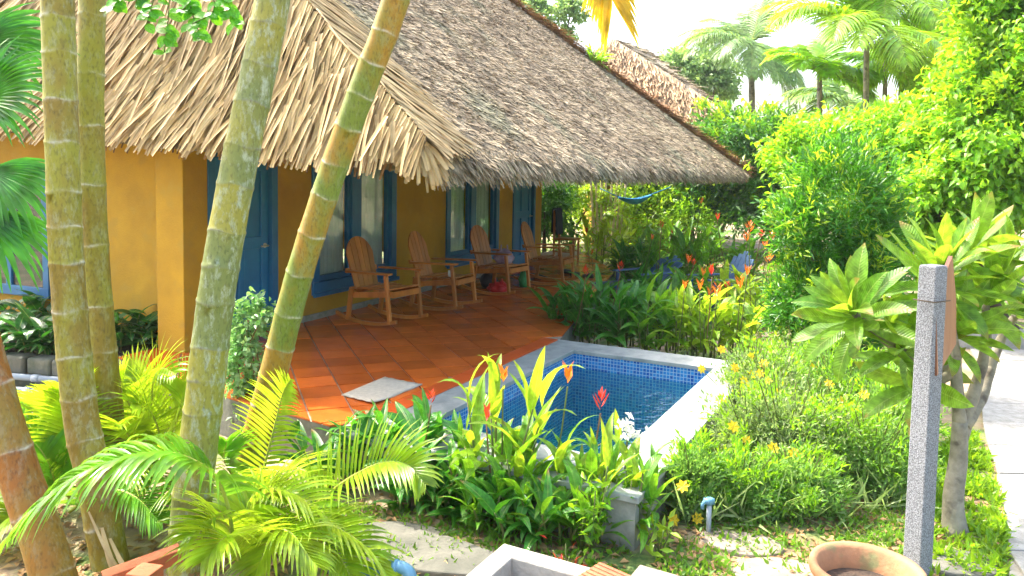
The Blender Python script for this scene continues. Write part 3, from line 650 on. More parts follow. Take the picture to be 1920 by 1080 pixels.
# strips that spill over the hip on to the front slope
hipd = nz(R1-RA)
for k in range(760):
    t = rng.random()**1.25*4.4; base = RA+hipd*t+hipn*(.13+.05*rng.random())
    phi = math.radians(18+26*rng.random()+rng.normal()*7); d = dF*math.cos(phi)+RU*math.sin(phi)-hipn*(.05+.06*rng.random())
    room = (t*abs(float(hipd@dF))+.16)/max(.3, math.cos(phi)); ln = min(.6+.5*rng.random(), max(.26, room*(.75+.3*rng.random())))
    strips.append((base, nz(d), nF, ln, .028+.022*rng.random(), .12*rng.random(), .1*rng.random(), 0))
for k in range(460):   # the first row below the hip on the end side
    t = rng.random()*4.4; base = RA+hipd*t+hipn*(.13+.05*rng.random())
    phi = math.radians(8+8*t/4+rng.normal()*8); room = t*abs(float(hipd@sL))+.2
    strips.append((base, nz(-sL*math.cos(phi)+eL*math.sin(phi)-hipn*(.04+.06*rng.random())), nL, min(.7+.3*rng.random(), max(.36, room*.95)), .028+.022*rng.random(), .1*rng.random(), .12, 0))
for k in range(90):   # splayed ends at the corner of the eave
    f = rng.random(); dd = (-sL*(1-f)+dF*f)+(eL*-.05+RU*.12)*f+rng.normal(size=3)*.10
    strips.append((RA+hipd*(.05+.5*rng.random())+hipn*(.08+.08*rng.random()), nz(dd-hipn*.08), hipn, 0.30+.16*rng.random(), .026+.026*rng.random(), .05, .2, 0))
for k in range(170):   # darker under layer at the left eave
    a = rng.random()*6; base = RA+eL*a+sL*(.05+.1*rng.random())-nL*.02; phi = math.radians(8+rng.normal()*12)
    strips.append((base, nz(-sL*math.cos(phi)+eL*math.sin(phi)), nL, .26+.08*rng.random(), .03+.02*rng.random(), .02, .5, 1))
strips.sort(key=lambda s: np.linalg.norm(s[0]-EY)+(3 if s[0]@ZZ > 4.2 else 0))
big = [MB(), MB()]
for i, s in enumerate(strips):
    V, F = strip_geo(*s[:7])
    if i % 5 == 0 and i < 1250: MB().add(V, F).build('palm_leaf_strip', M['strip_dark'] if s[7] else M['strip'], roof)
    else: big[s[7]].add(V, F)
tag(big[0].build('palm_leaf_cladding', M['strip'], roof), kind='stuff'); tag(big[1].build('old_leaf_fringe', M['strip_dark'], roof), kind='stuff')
for t0, t1_ in ((.55, 1.9), (1.95, 3.9)):
    mb = MB(); pts = [RA+hipd*(t0+(t1_-t0)*k/8)+hipn*(.19-.003*k)+RU*(.03*math.sin(k)) for k in range(9)]
    mb.tube(pts, [.007+.001*k for k in range(9)], 6); mb.build('frond_midrib', M['strip'], roof)

# ------------------------------------------------------------------ rocking chairs
def rocking_chair():
    """faces +X, built at the origin"""
    r = thing('rocking_chair', '', 'chair')
    W = .29
    for s in (-1, 1):
        y = s*W
        pts = []
        for k in range(13):
            x = -.50+1.0*k/12; pts.append((x, y, .025+.30*(x-.02)**2))
        mb = MB(); V = []
        for (x, yy, z) in pts: V += [(x, yy-.018, z-.022), (x, yy+.018, z-.022), (x, yy+.018, z+.022), (x, yy-.018, z+.022)]
        F = []
        for k in range(12):
            a = 4*k; F += [(a+j, a+(j+1) % 4, a+4+(j+1) % 4, a+4+j) for j in range(4)]
        F += [(3, 2, 1, 0), (48, 49, 50, 51)]
        mb.add(V, F).build('rocker', M['wood'], r)
        mb = MB(); mb.box((.36, y*1.0, .345), (.022, 0, 0), (0, .022, 0), (-.035, 0, .29)); bevel(mb.build('leg', M['wood'], r), .004)
        mb = MB(); mb.box((-.27, y, .23), (.028, 0, 0), (0, .02, 0), (.03, 0, .20)); bevel(mb.build('leg', M['wood'], r), .004)
        mb = MB(); mb.box((.05, y+s*.01, .648), (.36, 0, .01), (0, .042, 0), (0, 0, .012)); bevel(mb.build('arm', M['wood'], r), .006)
        mb = MB(); mb.box((.05, y-s*.03, .375), (.34, 0, .035), (0, .012, 0), (0, 0, .035)); mb.build('seat_rail', M['wood'], r)
    mb = MB()
    mb.box((.385, 0, .40), (.012, 0, 0), (0, W-.045, 0), (0, 0, .035)); mb.build('front_rail', M['wood'], r)
    for k in range(7):
        x = -.22+.092*k; z = .385+.10*(x+.25)*.9+.02*math.sin(k)
        mb = MB(); mb.box((x, 0, z+.03), (.04, 0, .005), (0, W-.02, 0), (0, 0, .010)); bevel(mb.build('seat_slat', M['wood'], r), .003)
    # back: fan of slats under a round top, leaning back
    lean = math.radians(17); ax = np.array([-math.sin(lean), 0, math.cos(lean)]); base = np.array([-.24, 0, .36]); nx_ = np.array([math.cos(lean), 0, math.sin(lean)])
    ns = 5; hw = .235
    for k in range(ns):
        y0 = -hw+2*hw*k/ns+.004; y1 = -hw+2*hw*(k+1)/ns-.004
        hgt = lambda y: .40+.32*math.sqrt(max(0, 1-(y/(hw+.012))**2))
        V = []; m = 4
        for j in range(m+1):
            y = y0+(y1-y0)*j/m; sc = 1.0
            for th in (-.010, .010):
                V.append(base+np.array([0, y*.86, 0])+nx_*th); V.append(base+np.array([0, y, 0])+ax*hgt(y)+nx_*th)
        F = []
        for j in range(m):
            a = 4*j; F += [(a, a+1, a+5, a+4), (a+2, a+6, a+7, a+3), (a+1, a+3, a+7, a+5), (a, a+4, a+6, a+2)]
        F += [(0, 2, 3, 1), (4*m, 4*m+1, 4*m+3, 4*m+2)]
        MB().add(V, F).build('back_slat', M['wood'], r)
    mb = MB(); c = base+ax*.30-nx_*.024; mb.box(c, nx_*.012, (0, .27, 0), ax*.03); mb.build('back_brace', M['wood'], r)
    mb = MB(); c = base+ax*.06-nx_*.024; mb.box(c, nx_*.012, (0, .27, 0), ax*.03); mb.build('back_brace', M['wood'], r)
    return r
proto = rocking_chair()
def copy_tree(o, parent=None):
    c = o.copy(); COL.objects.link(c); c.parent = parent
    for ch in o.children: copy_tree(ch, c)
    return c
chair_spots = [(-1.62, 9.62, -33, 'wooden rocking chair nearest the near blue door, in front of the first window'),
               (-.98, 10.72, -24, 'second wooden rocking chair, holding a small white cup, before the bare ochre wall'),
               (-.20, 12.12, -33, 'third wooden rocking chair with a purple bag on its seat and red bag beneath'),
               (.62, 13.3, -22, 'farthest wooden rocking chair, by the far blue door with sandals beside it')]
chairs = []
for i, (x, y, a, lb) in enumerate(chair_spots):
    o = proto if i == 0 else copy_tree(proto)
    o.location = (x, y, .004); o.rotation_euler = (0, 0, math.radians(a)); tag(o, lb, 'chair', 'rocking chairs along the verandah'); chairs.append(o)
def on_chair(i, x, y, z):
    a = math.radians(chair_spots[i][2]); return np.array([chair_spots[i][0]+x*math.cos(a)-y*math.sin(a), chair_spots[i][1]+x*math.sin(a)+y*math.cos(a), z])
# cup
mb = MB(); mb.lathe([(.0, 0), (.028, 0), (.036, .03), (.04, .085), (.036, .085), (.03, .012), (0, .012)], 20, on_chair(1, .22, -.12, .462))
mb.tube([on_chair(1, .22, -.155, .535), on_chair(1, .22, -.19, .53), on_chair(1, .22, -.19, .49), on_chair(1, .22, -.152, .485)], .005, 6)
tag(mb.build('cup', M['white']), 'small white cup left on the seat of a rocking chair', 'cup')
def sack(name, c, r, m, label, cat, lumps=.16, handles=True, sq=1.0):
    me = bpy.data.meshes.new(name); bm = bmesh.new(); bmesh.ops.create_icosphere(bm, subdivisions=3, radius=1)
    ph = rng.random(3)*6
    for v in bm.verts:
        n = v.co.copy(); k = 1+lumps*math.sin(n.x*5+ph[0])*math.sin(n.y*6+ph[1])+lumps*.6*math.sin(n.z*9+n.x*7+ph[2])
        z = max(n.z, -.72); pin = 1-.45*max(0, n.z)**2
        v.co = Vector((n.x*r[0]*k*pin, n.y*r[1]*k*pin, (z+.72)*r[2]*k))
    if handles:
        for s in (-1, 1):
            tmp = MB(); tmp.tube(smoothpath([(s*.35*r[0], -.3*r[1], 1.5*r[2]), (s*.3*r[0], -.22*r[1], 2.1*r[2]), (s*.3*r[0], .22*r[1], 2.1*r[2]), (s*.35*r[0], .3*r[1], 1.5*r[2])], 9), .012, 6)
            mm = tmp.mesh('t'); bm.from_mesh(mm); bpy.data.meshes.remove(mm)
    for f in bm.faces: f.smooth = True
    bm.to_mesh(me); bm.free(); me.materials.append(m); return tag(mk(name, me, None, None, c), label, cat)
sack('plastic_bag', on_chair(2, .02, -.02, .005), (.17, .15, .10), M['redbag'], 'bright red plastic bag on the floor under a rocking chair', 'bag')
sack('cloth_bag', on_chair(2, .10, .0, .48), (.16, .15, .13), M['purplebag'], 'purple and white cloth bag slumped on a rocking chair seat', 'bag')
sack('rucksack', on_chair(2, -.42, .35, .005), (.15, .13, .16), M['blackbag'], 'dark rucksack on the floor against the ochre wall behind chairs', 'bag', .06)
sack('shopping_bag', on_chair(3, -.18, -.62, .005), (.10, .10, .16), M['greenbag'], 'green shopping bag standing between the two farthest rocking chairs', 'bag')
def shoe(p, rz, m):
    mb = MB(); V = []; n = 8
    prof = [(-.13, .035, .03, .075), (-.07, .036, .03, .085), (0, .040, .028, .075), (.06, .048, .026, .055), (.11, .044, .026, .04), (.14, .02, .02, .03)]
    for x, h, z0, z1 in prof: V += [(x, -h, 0), (x, h, 0), (x, h*.9, z1*.7), (x, h*.3, z1), (x, -h*.3, z1), (x, -h*.9, z1*.7)]
    F = [];
    for k in range(5):
        a = 6*k; F += [(a+j, a+(j+1) % 6, a+6+(j+1) % 6, a+6+j) for j in range(6)]
    F += [(5, 4, 3, 2, 1, 0), (30, 31, 32, 33, 34, 35)]
    me = mb.add(V, F, True).mesh('shoe', m); o = mk('shoe', me, None, None, p); o.rotation_euler = (0, 0, rz); return o
for (px, py, rz, lb) in ((1066, 512, .4, 'black shoe lying farthest left on the pale floor beyond the chairs'), (1078, 516, .9, 'black shoe beside its pair to the right of the farthest rocking chair'),
                         (1102, 520, 2.2, 'dark sandal alone at the plant edge of the verandah floor'), (1013, 522, .2, 'black shoe tucked under the farthest rocking chair')):
    tag(shoe(at(px, py, .004), rz, M['blackbag']), lb, 'shoe', 'shoes on the verandah floor')
# bath mat
q = [at(640, 742), at(722, 708), at(792, 722), at(700, 760)]
mb = MB(); n = 10; V = []
for i in range(n+1):
    for j in range(n+1):
        s, t = i/n, j/n; p = (q[0]*(1-s)+q[1]*s)*(1-t)+(q[3]*(1-s)+q[2]*s)*t; V.append((p[0], p[1], .010+.006*math.sin(i*1.7+j)*math.sin(j*1.3)+.018*max(0, .25-s)*max(0, t-.2)*6))
mb.add(V, [(i*(n+1)+j, i*(n+1)+j+1, (i+1)*(n+1)+j+1, (i+1)*(n+1)+j) for i in range(n) for j in range(n)], True)
o = mb.build('bath_mat', M['mat']); so_ = o.modifiers.new('solid', 'SOLIDIFY'); so_.thickness = .008; tag(o, 'pale crumpled bath mat on the terracotta tiles near the pool', 'mat')
# side chair with cloth
def side_chair(p, rz):
    r = thing('side_chair', 'brown wooden side chair with dark cloth at the far end of the verandah', 'chair', p, rz)
    for x, y, h in ((.22, -.2, .47), (.22, .2, .47), (-.22, -.2, 1.10), (-.22, .2, 1.10)):
        mb = MB(); mb.box((x, y, h/2), (.02, 0, 0), (0, .02, 0), (0, 0, h/2)); mb.build('leg', M['wood'], r)
    mb = MB(); mb.bx(-.2, .26, -.24, .24, .47, .505); bevel(mb.build('seat', M['wood'], r), .008)
    for z in (.68, .86, 1.04): mb = MB(); mb.bx(-.232, -.208, -.18, .18, z, z+.06); mb.build('back_rail', M['wood'], r)
    for y in (-.2, .2): mb = MB(); mb.bx(-.2, .2, y-.012, y+.012, .2, .23); mb.build('stretcher', M['wood'], r)
    return r
cp = at(1061, 489, 0); side_chair(cp, math.radians(-20))
mb = MB(); V = []; n = 12
R_ = lambda x, y: (cp[0]+x*math.cos(-.35)-y*math.sin(-.35), cp[1]+x*math.sin(-.35)+y*math.cos(-.35))
prof = [(-.27, .62), (-.265, .8), (-.262, 1.0), (-.25, 1.125), (-.22, 1.14), (-.19, 1.12), (-.178, .95), (-.175, .75), (-.17, .58)]
for k, (x, z) in enumerate(prof):
    for j in range(n+1): y = -.25+.5*j/n; xy = R_(x+.008*math.sin(j*2.1+k), y); V.append((xy[0], xy[1], z+.02*math.sin(j*1.4)*(z < .7)))
mb.add(V, [(k*(n+1)+j, k*(n+1)+j+1, (k+1)*(n+1)+j+1, (k+1)*(n+1)+j) for k in range(8) for j in range(n)], True)
o = mb.build('hung_jacket', M['navy']); x_ = o.modifiers.new('solid', 'SOLIDIFY'); x_.thickness = .012; tag(o, 'dark jacket hung over the backrest of the far side chair', 'jacket')

# ------------------------------------------------------------------ blue loungers behind the pool
def lounger(p, rz, label, back):
    r = thing('garden_lounger', label, 'lounger', p, rz, 'blue garden loungers behind the pool')
    for s in (-1, 1):
        mb = MB(); mb.bx(-.75, .75, s*.31-.02, s*.31+.02, .26, .34); mb.build('side_rail', M['loungepale'], r)
        mb = MB(); mb.bx(-.55, .2, s*.34-.04, s*.34+.04, .52, .545); bevel(mb.build('arm', M['loungepale'], r), .005)
        for x in (-.62, .12, .62):
            mb = MB(); mb.bx(x-.025, x+.025, s*.335-.02, s*.335+.02, 0, .52 if x < .5 else .30); mb.build('leg', M['loungeblue'], r)
    for k in range(11):
        mb = MB(); x = -.42+.11*k; mb.bx(x, x+.095, -.285, .285, .342, .362); mb.build('seat_slat', M['loungeblue'], r)
    ax = np.array([-math.sin(back), 0, math.cos(back)]); nn = np.array([math.cos(back), 0, math.sin(back)])
    for k in range(5):
        y = -.24+.12*k; h = .33-.03*abs(k-2)
        mb = MB(); mb.box(np.array([-.46, y, .36])+ax*h, nn*.011, (0, .054, 0), ax*h); bevel(mb.build('back_slat', M['loungepale'], r), .004)
    for h in (.18, .46):
        mb = MB(); mb.box(np.array([-.46, 0, .36])+ax*h-nn*.024, nn*.012, (0, .29, 0), ax*.03); mb.build('back_brace', M['loungeblue'], r)
    return r
p = at(1330, 592, GZ); lounger((p[0]+.10, p[1]+.55, GZ+.02), math.radians(197), 'faded blue lounger with raised slatted backrest among the orange heliconias', .42)
p = at(1205, 572, GZ); lounger((p[0]-.1, p[1]+.2, GZ+.02), math.radians(215), 'blue lounger mostly hidden by leaves just beyond the pool end', .9)

# ------------------------------------------------------------------ plants: shared leaf meshes
HB = {}
for key, lm, wf in (('heli_dark', LF['heli_dark'], W_ovate), ('heli', LF['heli'], W_lance), ('heli_hi', LF['heli_hi'], W_lance), ('frang', LF['frang'], W_obov), ('shade', LF['shade'], W_ovate)):
    HB[key] = [blade_mesh('leaf', lm, 8, wf, b, .28, .10, tw, wd) for b, tw, wd in
               ((.5, .2, .26), (1.0, -.3, .24), (1.7, .35, .27), (.25, 0, .20), (1.3, .5, .22))] if key != 'frang' else \
              [blade_mesh('leaf', lm, 8, wf, b, .30, .05, tw, wd) for b, tw, wd in ((.25, .1, .25), (.5, -.2, .27), (.8, .2, .24), (-.25, 0, .25))]
def bract_mesh(name, m, n, L_, spread):
    V = []; F = []
    for k in range(n):
        z = L_*.12+L_*.7*k/n; th = (k % 2)*math.pi+.3*k; l = L_*(.75-.4*k/n); d = np.array([math.cos(th)*spread, math.sin(th)*spread, 1.0]); d = nz(d)
        s = nz(np.cross(d, (0, 0, 1))); b = np.array([0, 0, z]); w_ = l*.16
        o = len(V); V += [b, b+d*l*.45+s*w_, b+d*l, b+d*l*.45-s*w_, b+d*l*.45+np.array([0, 0, -w_])]
        F += [(o, o+1, o+2, o+4), (o, o+4, o+2, o+3)]
    me = bpy.data.meshes.new(name); me.from_pydata(V, [], F); me.update(); me.materials.append(m); return me
FLW = {'orange': bract_mesh('flower', LF['orange'], 7, .16, .75), 'red': bract_mesh('flower', LF['red'], 6, .14, .55)}
def stemmed_plant(base, name, label, cat, leafkey, nstem, h, spread, lsize, group, per=(4, 6), flowers=(), lean=(0, 0), up=.9, wsc=1.0, seed=0):
    r_ = random.Random(seed); b = np.array(base, float); root = thing(name, label, cat, b, 0, group)
    for s in range(nstem):
        th = r_.uniform(0, 6.28); rad = spread*math.sqrt(r_.random())*.6; x0, y0 = rad*math.cos(th), rad*math.sin(th)
        hh = h*r_.uniform(.6, 1.05); lx = lean[0]+math.cos(th)*spread*.5*r_.random(); ly = lean[1]+math.sin(th)*spread*.5*r_.random()
        pts = [np.array([x0+lx*t*t, y0+ly*t*t, hh*t*.85]) for t in (0, .3, .6, 1)]
        mb = MB(); mb.tube(pts, [.011, .010, .008, .005], 6); mb.build('stem', M['stemgreen'], root)
        n = r_.randint(*per); a0 = r_.uniform(0, 6.28)
        for k in range(n):
            t = .10+.90*(k+.5)/n+r_.uniform(-.06, .06); t = min(t, 1.0)
            p = np.array([x0+lx*t*t, y0+ly*t*t, hh*t*.85]); az = a0+k*2.6+r_.uniform(-.4, .4)
            el = up*(.35+.75*t)*r_.uniform(.75, 1.15); d = np.array([math.cos(az)*math.cos(el), math.sin(az)*math.cos(el), math.sin(el)])
            me = HB[leafkey][r_.randrange(len(HB[leafkey]))]
            put('leaf', me, root, orient(p, d, (0, 0, 1), lsize*r_.uniform(.72, 1.2), r_.uniform(-.5, .5), wsc*r_.uniform(.85, 1.15)))
    for (fx, fy, fz, kind) in flowers:
        e = np.array([fx, fy, fz])-b
        mb = MB(); mb.tube(smoothpath([np.array([e[0]*.4, e[1]*.4, .1]), np.array([e[0]*.8, e[1]*.8, e[2]*.6]), e], 6), .006, 5); mb.build('flower_stalk', M['drystem'] if kind == 'red' else M['stemgreen'], root)
        put('flower', FLW[kind], root, Matrix.Translation(Vector(e)) @ Matrix.Rotation(r_.uniform(-.35, .35), 4, 'X') @ Matrix.Rotation(r_.uniform(0, 6), 4, 'Z') @ Matrix.Scale(r_.uniform(.8, 1.2), 4))
    return root
HG = 'heliconia clumps planted round the pool'
# foreground clump in front of the pool (base px, key, stems, height, label, flowers by px)
fore = [
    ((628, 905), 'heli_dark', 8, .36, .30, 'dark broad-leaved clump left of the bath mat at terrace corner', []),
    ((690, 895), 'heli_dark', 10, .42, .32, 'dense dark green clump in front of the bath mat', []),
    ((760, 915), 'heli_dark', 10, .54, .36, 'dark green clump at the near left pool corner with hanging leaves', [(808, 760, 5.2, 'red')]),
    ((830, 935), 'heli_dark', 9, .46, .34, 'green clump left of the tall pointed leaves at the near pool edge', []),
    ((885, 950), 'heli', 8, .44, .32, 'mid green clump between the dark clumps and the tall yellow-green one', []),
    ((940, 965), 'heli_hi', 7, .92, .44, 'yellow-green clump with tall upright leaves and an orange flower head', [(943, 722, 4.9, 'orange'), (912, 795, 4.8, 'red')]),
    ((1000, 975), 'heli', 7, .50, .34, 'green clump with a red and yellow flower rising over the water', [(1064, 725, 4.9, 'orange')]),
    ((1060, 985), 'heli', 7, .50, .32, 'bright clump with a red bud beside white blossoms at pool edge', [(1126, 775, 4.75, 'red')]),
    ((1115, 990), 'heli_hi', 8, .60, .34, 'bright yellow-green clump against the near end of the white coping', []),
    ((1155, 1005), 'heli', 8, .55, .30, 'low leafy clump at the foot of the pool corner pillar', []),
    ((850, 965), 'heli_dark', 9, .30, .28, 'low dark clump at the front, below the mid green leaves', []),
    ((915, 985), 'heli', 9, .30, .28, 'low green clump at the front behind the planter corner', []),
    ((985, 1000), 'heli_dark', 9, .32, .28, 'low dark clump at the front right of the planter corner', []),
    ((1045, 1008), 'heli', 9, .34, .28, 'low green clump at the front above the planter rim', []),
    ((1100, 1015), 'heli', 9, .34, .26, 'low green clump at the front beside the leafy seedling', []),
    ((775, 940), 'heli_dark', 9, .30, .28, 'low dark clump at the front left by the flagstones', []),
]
for i, ((px, py), key, ns, h, ls, lb, fl) in enumerate(fore):
    stemmed_plant(at(px, py, GZ), 'heliconia', lb, 'plant', key, ns, h, .32, ls, HG, per=(5, 7), flowers=[(*atY(a, b, Y), k) for a, b, Y, k in fl], up=1.0 if key == 'heli_dark' else 1.35, wsc=1.0 if key == 'heli_dark' else .78, seed=100+i)
# white blossoms
root = thing('white_flowers', 'small cluster of white blossoms among leaves at the near pool edge', 'flowers', at(1165, 960, GZ))
c = atY(1178, 805, 4.8)-np.array(root.location)
mb = MB(); mb.tube(smoothpath([(0, 0, 0), c*.6, c], 6), .006, 5); mb.build('stem', M['stemgreen'], root)
P = c+rng.normal(size=(60, 3))*np.array([.035, .03, .035]); tag(mk('petals', leaf_cloud('petals', P, rand_dirs(60, .3), rand_dirs(60, 1), .045, .032, LF['whitepetal']), None, root), kind='stuff')
# behind the pool
back = [
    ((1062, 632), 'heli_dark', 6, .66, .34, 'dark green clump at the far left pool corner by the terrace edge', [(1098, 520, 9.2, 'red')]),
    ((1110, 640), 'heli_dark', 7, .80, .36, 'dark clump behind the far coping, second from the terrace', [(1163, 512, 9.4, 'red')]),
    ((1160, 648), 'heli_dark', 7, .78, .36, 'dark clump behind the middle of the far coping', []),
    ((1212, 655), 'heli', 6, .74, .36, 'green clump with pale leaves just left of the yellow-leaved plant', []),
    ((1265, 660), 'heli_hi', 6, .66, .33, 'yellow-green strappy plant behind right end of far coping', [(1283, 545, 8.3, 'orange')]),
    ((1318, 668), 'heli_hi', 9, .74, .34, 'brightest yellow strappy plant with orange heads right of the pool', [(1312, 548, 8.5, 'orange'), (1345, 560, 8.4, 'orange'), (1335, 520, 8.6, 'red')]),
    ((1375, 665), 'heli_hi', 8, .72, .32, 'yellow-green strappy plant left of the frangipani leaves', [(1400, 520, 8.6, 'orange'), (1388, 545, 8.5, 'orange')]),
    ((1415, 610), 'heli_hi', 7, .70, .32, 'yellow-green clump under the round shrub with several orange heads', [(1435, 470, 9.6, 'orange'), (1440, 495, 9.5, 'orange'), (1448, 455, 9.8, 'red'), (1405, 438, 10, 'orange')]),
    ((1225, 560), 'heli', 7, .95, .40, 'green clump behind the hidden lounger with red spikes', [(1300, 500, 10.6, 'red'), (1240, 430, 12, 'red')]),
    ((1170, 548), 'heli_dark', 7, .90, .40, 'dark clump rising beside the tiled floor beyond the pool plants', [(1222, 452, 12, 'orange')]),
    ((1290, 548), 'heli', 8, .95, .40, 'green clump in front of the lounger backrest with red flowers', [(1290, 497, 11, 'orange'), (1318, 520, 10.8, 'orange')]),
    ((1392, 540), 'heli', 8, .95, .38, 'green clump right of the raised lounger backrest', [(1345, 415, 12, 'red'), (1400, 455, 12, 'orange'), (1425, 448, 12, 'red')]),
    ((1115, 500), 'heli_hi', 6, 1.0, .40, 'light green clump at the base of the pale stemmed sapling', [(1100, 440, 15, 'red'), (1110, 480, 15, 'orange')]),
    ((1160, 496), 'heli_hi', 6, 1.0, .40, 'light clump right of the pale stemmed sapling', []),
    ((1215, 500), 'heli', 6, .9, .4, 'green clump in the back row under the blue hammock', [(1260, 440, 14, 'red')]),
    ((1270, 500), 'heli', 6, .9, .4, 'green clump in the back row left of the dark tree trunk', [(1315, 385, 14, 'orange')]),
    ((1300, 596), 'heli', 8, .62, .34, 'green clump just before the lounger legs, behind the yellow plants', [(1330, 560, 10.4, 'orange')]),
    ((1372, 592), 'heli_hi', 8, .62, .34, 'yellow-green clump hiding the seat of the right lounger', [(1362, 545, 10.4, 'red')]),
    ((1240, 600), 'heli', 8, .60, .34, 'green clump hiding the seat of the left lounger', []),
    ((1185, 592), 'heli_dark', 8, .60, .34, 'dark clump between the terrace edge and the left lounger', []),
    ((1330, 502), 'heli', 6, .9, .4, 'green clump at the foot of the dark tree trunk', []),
]
for i, ((px, py), key, ns, h, ls, lb, fl) in enumerate(back):
    stemmed_plant(at(px, py, GZ+.1 if py > 620 else GZ), 'heliconia', lb, 'plant', key, ns+3, h+ (.1 if py < 600 else 0), .36, ls*1.3, HG, per=(5, 7), flowers=[(*atY(a, b, Y), k) for a, b, Y, k in fl], up=1.15, wsc=.8 if key == 'heli_hi' else .95, seed=200+i)
# pale stones edging the bed behind the pool
for i in range(12):
    px = 1130+20*i; p = at(px, 655+.12*(px-1130)+rng.normal()*4, GZ+.12)
    me = bpy.data.meshes.new('edging_stone'); bm = bmesh.new(); bmesh.ops.create_icosphere(bm, subdivisions=2, radius=.1)
    for v in bm.verts: v.co = Vector((v.co.x*1.25, v.co.y*.9, v.co.z*.85))*(1+.12*math.sin(v.co.x*40+i)*math.cos(v.co.y*37+i*2))
    bm.to_mesh(me); bm.free(); me.materials.append(M['palestone']); o = mk('edging_stone', me, None, None, (p[0], p[1], GZ+.28-.2)); o.rotation_euler = (0, 0, i)
    tag(o, 'pale edging stone '+('nearest the terrace', 'second from the terrace', 'third from the terrace', 'fourth from the terrace', 'fifth from the terrace', 'just left of the row middle', 'just right of the row middle', 'fifth from the right end', 'fourth from the right end', 'third from the right end', 'second from the right end', 'nearest the frangipani leaves')[i]+' behind the pool coping', 'stone', 'pale edging stones behind the pool')

# ------------------------------------------------------------------ palm fronds
def frond_geo(pts, L_, n, wd=.028, rise=.35, droop=.9, base_gap=.08, taper=True, seed=0, sides=(-1, 1), upv=None, sweep=.55):
    """leaflets on both sides of the path pts (list of arrays); returns list of (V,F) per leaflet and the rachis path"""
    r_ = random.Random(seed); P = smoothpath(pts, 40); out = []
    for i in range(n):
        t = base_gap+(1-base_gap)*(i+.5)/n; k = min(int(t*39), 38); f = t*39-k; p = P[k]*(1-f)+P[k+1]*f; T = nz(P[k+1]-P[k])
        upr = np.array([0, 0, 1.0]) if upv is None else np.array(upv, float)
        sd = np.cross(T, upr); sd = nz(sd) if np.linalg.norm(sd) > 1e-3 else np.array([1., 0, 0]); nn = np.cross(sd, T)
        ll = L_*(math.sin(math.pi*min(1, .18+.80*t))**.6 if taper else 1)*r_.uniform(.88, 1.08)
        for s in sides:
            sw = sweep+.5*t*t; d = nz(sd*s*math.cos(sw)+T*math.sin(sw)+nn*(rise+r_.uniform(-.1, .1)))
            V = []; q = p.copy(); segs = 5; dd = d
            for j in range(segs+1):
                u_ = j/segs; hw = wd/2*max(.06, (1-u_**2.2))*min(1, .45+u_*3); sv = nz(np.cross(dd, nn)); up2 = np.cross(sv, dd)
                V += [q-sv*hw+up2*hw*.35, q.copy(), q+sv*hw+up2*hw*.35]
                dd = nz(dd+np.array([0, 0, -droop*(.25+u_)/segs])); q = q+dd*ll/segs
            F = []
            for j in range(segs): a = 3*j; F += [(a, a+1, a+4, a+3), (a+1, a+2, a+5, a+4)]
            out.append((V, F))
    return out, P
def frond(root, pts, L_, n, m, name='frond', sub=False, **k):
    b = np.array(root.location); pts = [np.array(p)-b for p in pts]; lf, P = frond_geo(pts, L_, n, **k)
    rr = [.011*(1-.75*i/39) for i in range(40)]
    mb = MB(); mb.tube(P, rr, 6)
    if sub:
        fr = mb.build(name, M['rachis'], root)
        for V, F in lf: MB().add(V, F, True).build('leaflet', m, fr)
    else:
        nb_ = len(mb.f)
        for V, F in lf: mb.add(V, F, True)
        me = mb.mesh(name, M['rachis']); me.materials.append(m)
        idx = np.zeros(len(me.polygons), np.int32); idx[nb_:] = 1; me.polygons.foreach_set('material_index', idx); fr = mk(name, me, None, root)
    return fr
def px_path(L_): return [atY(x, y, Y) for x, y, Y in L_]

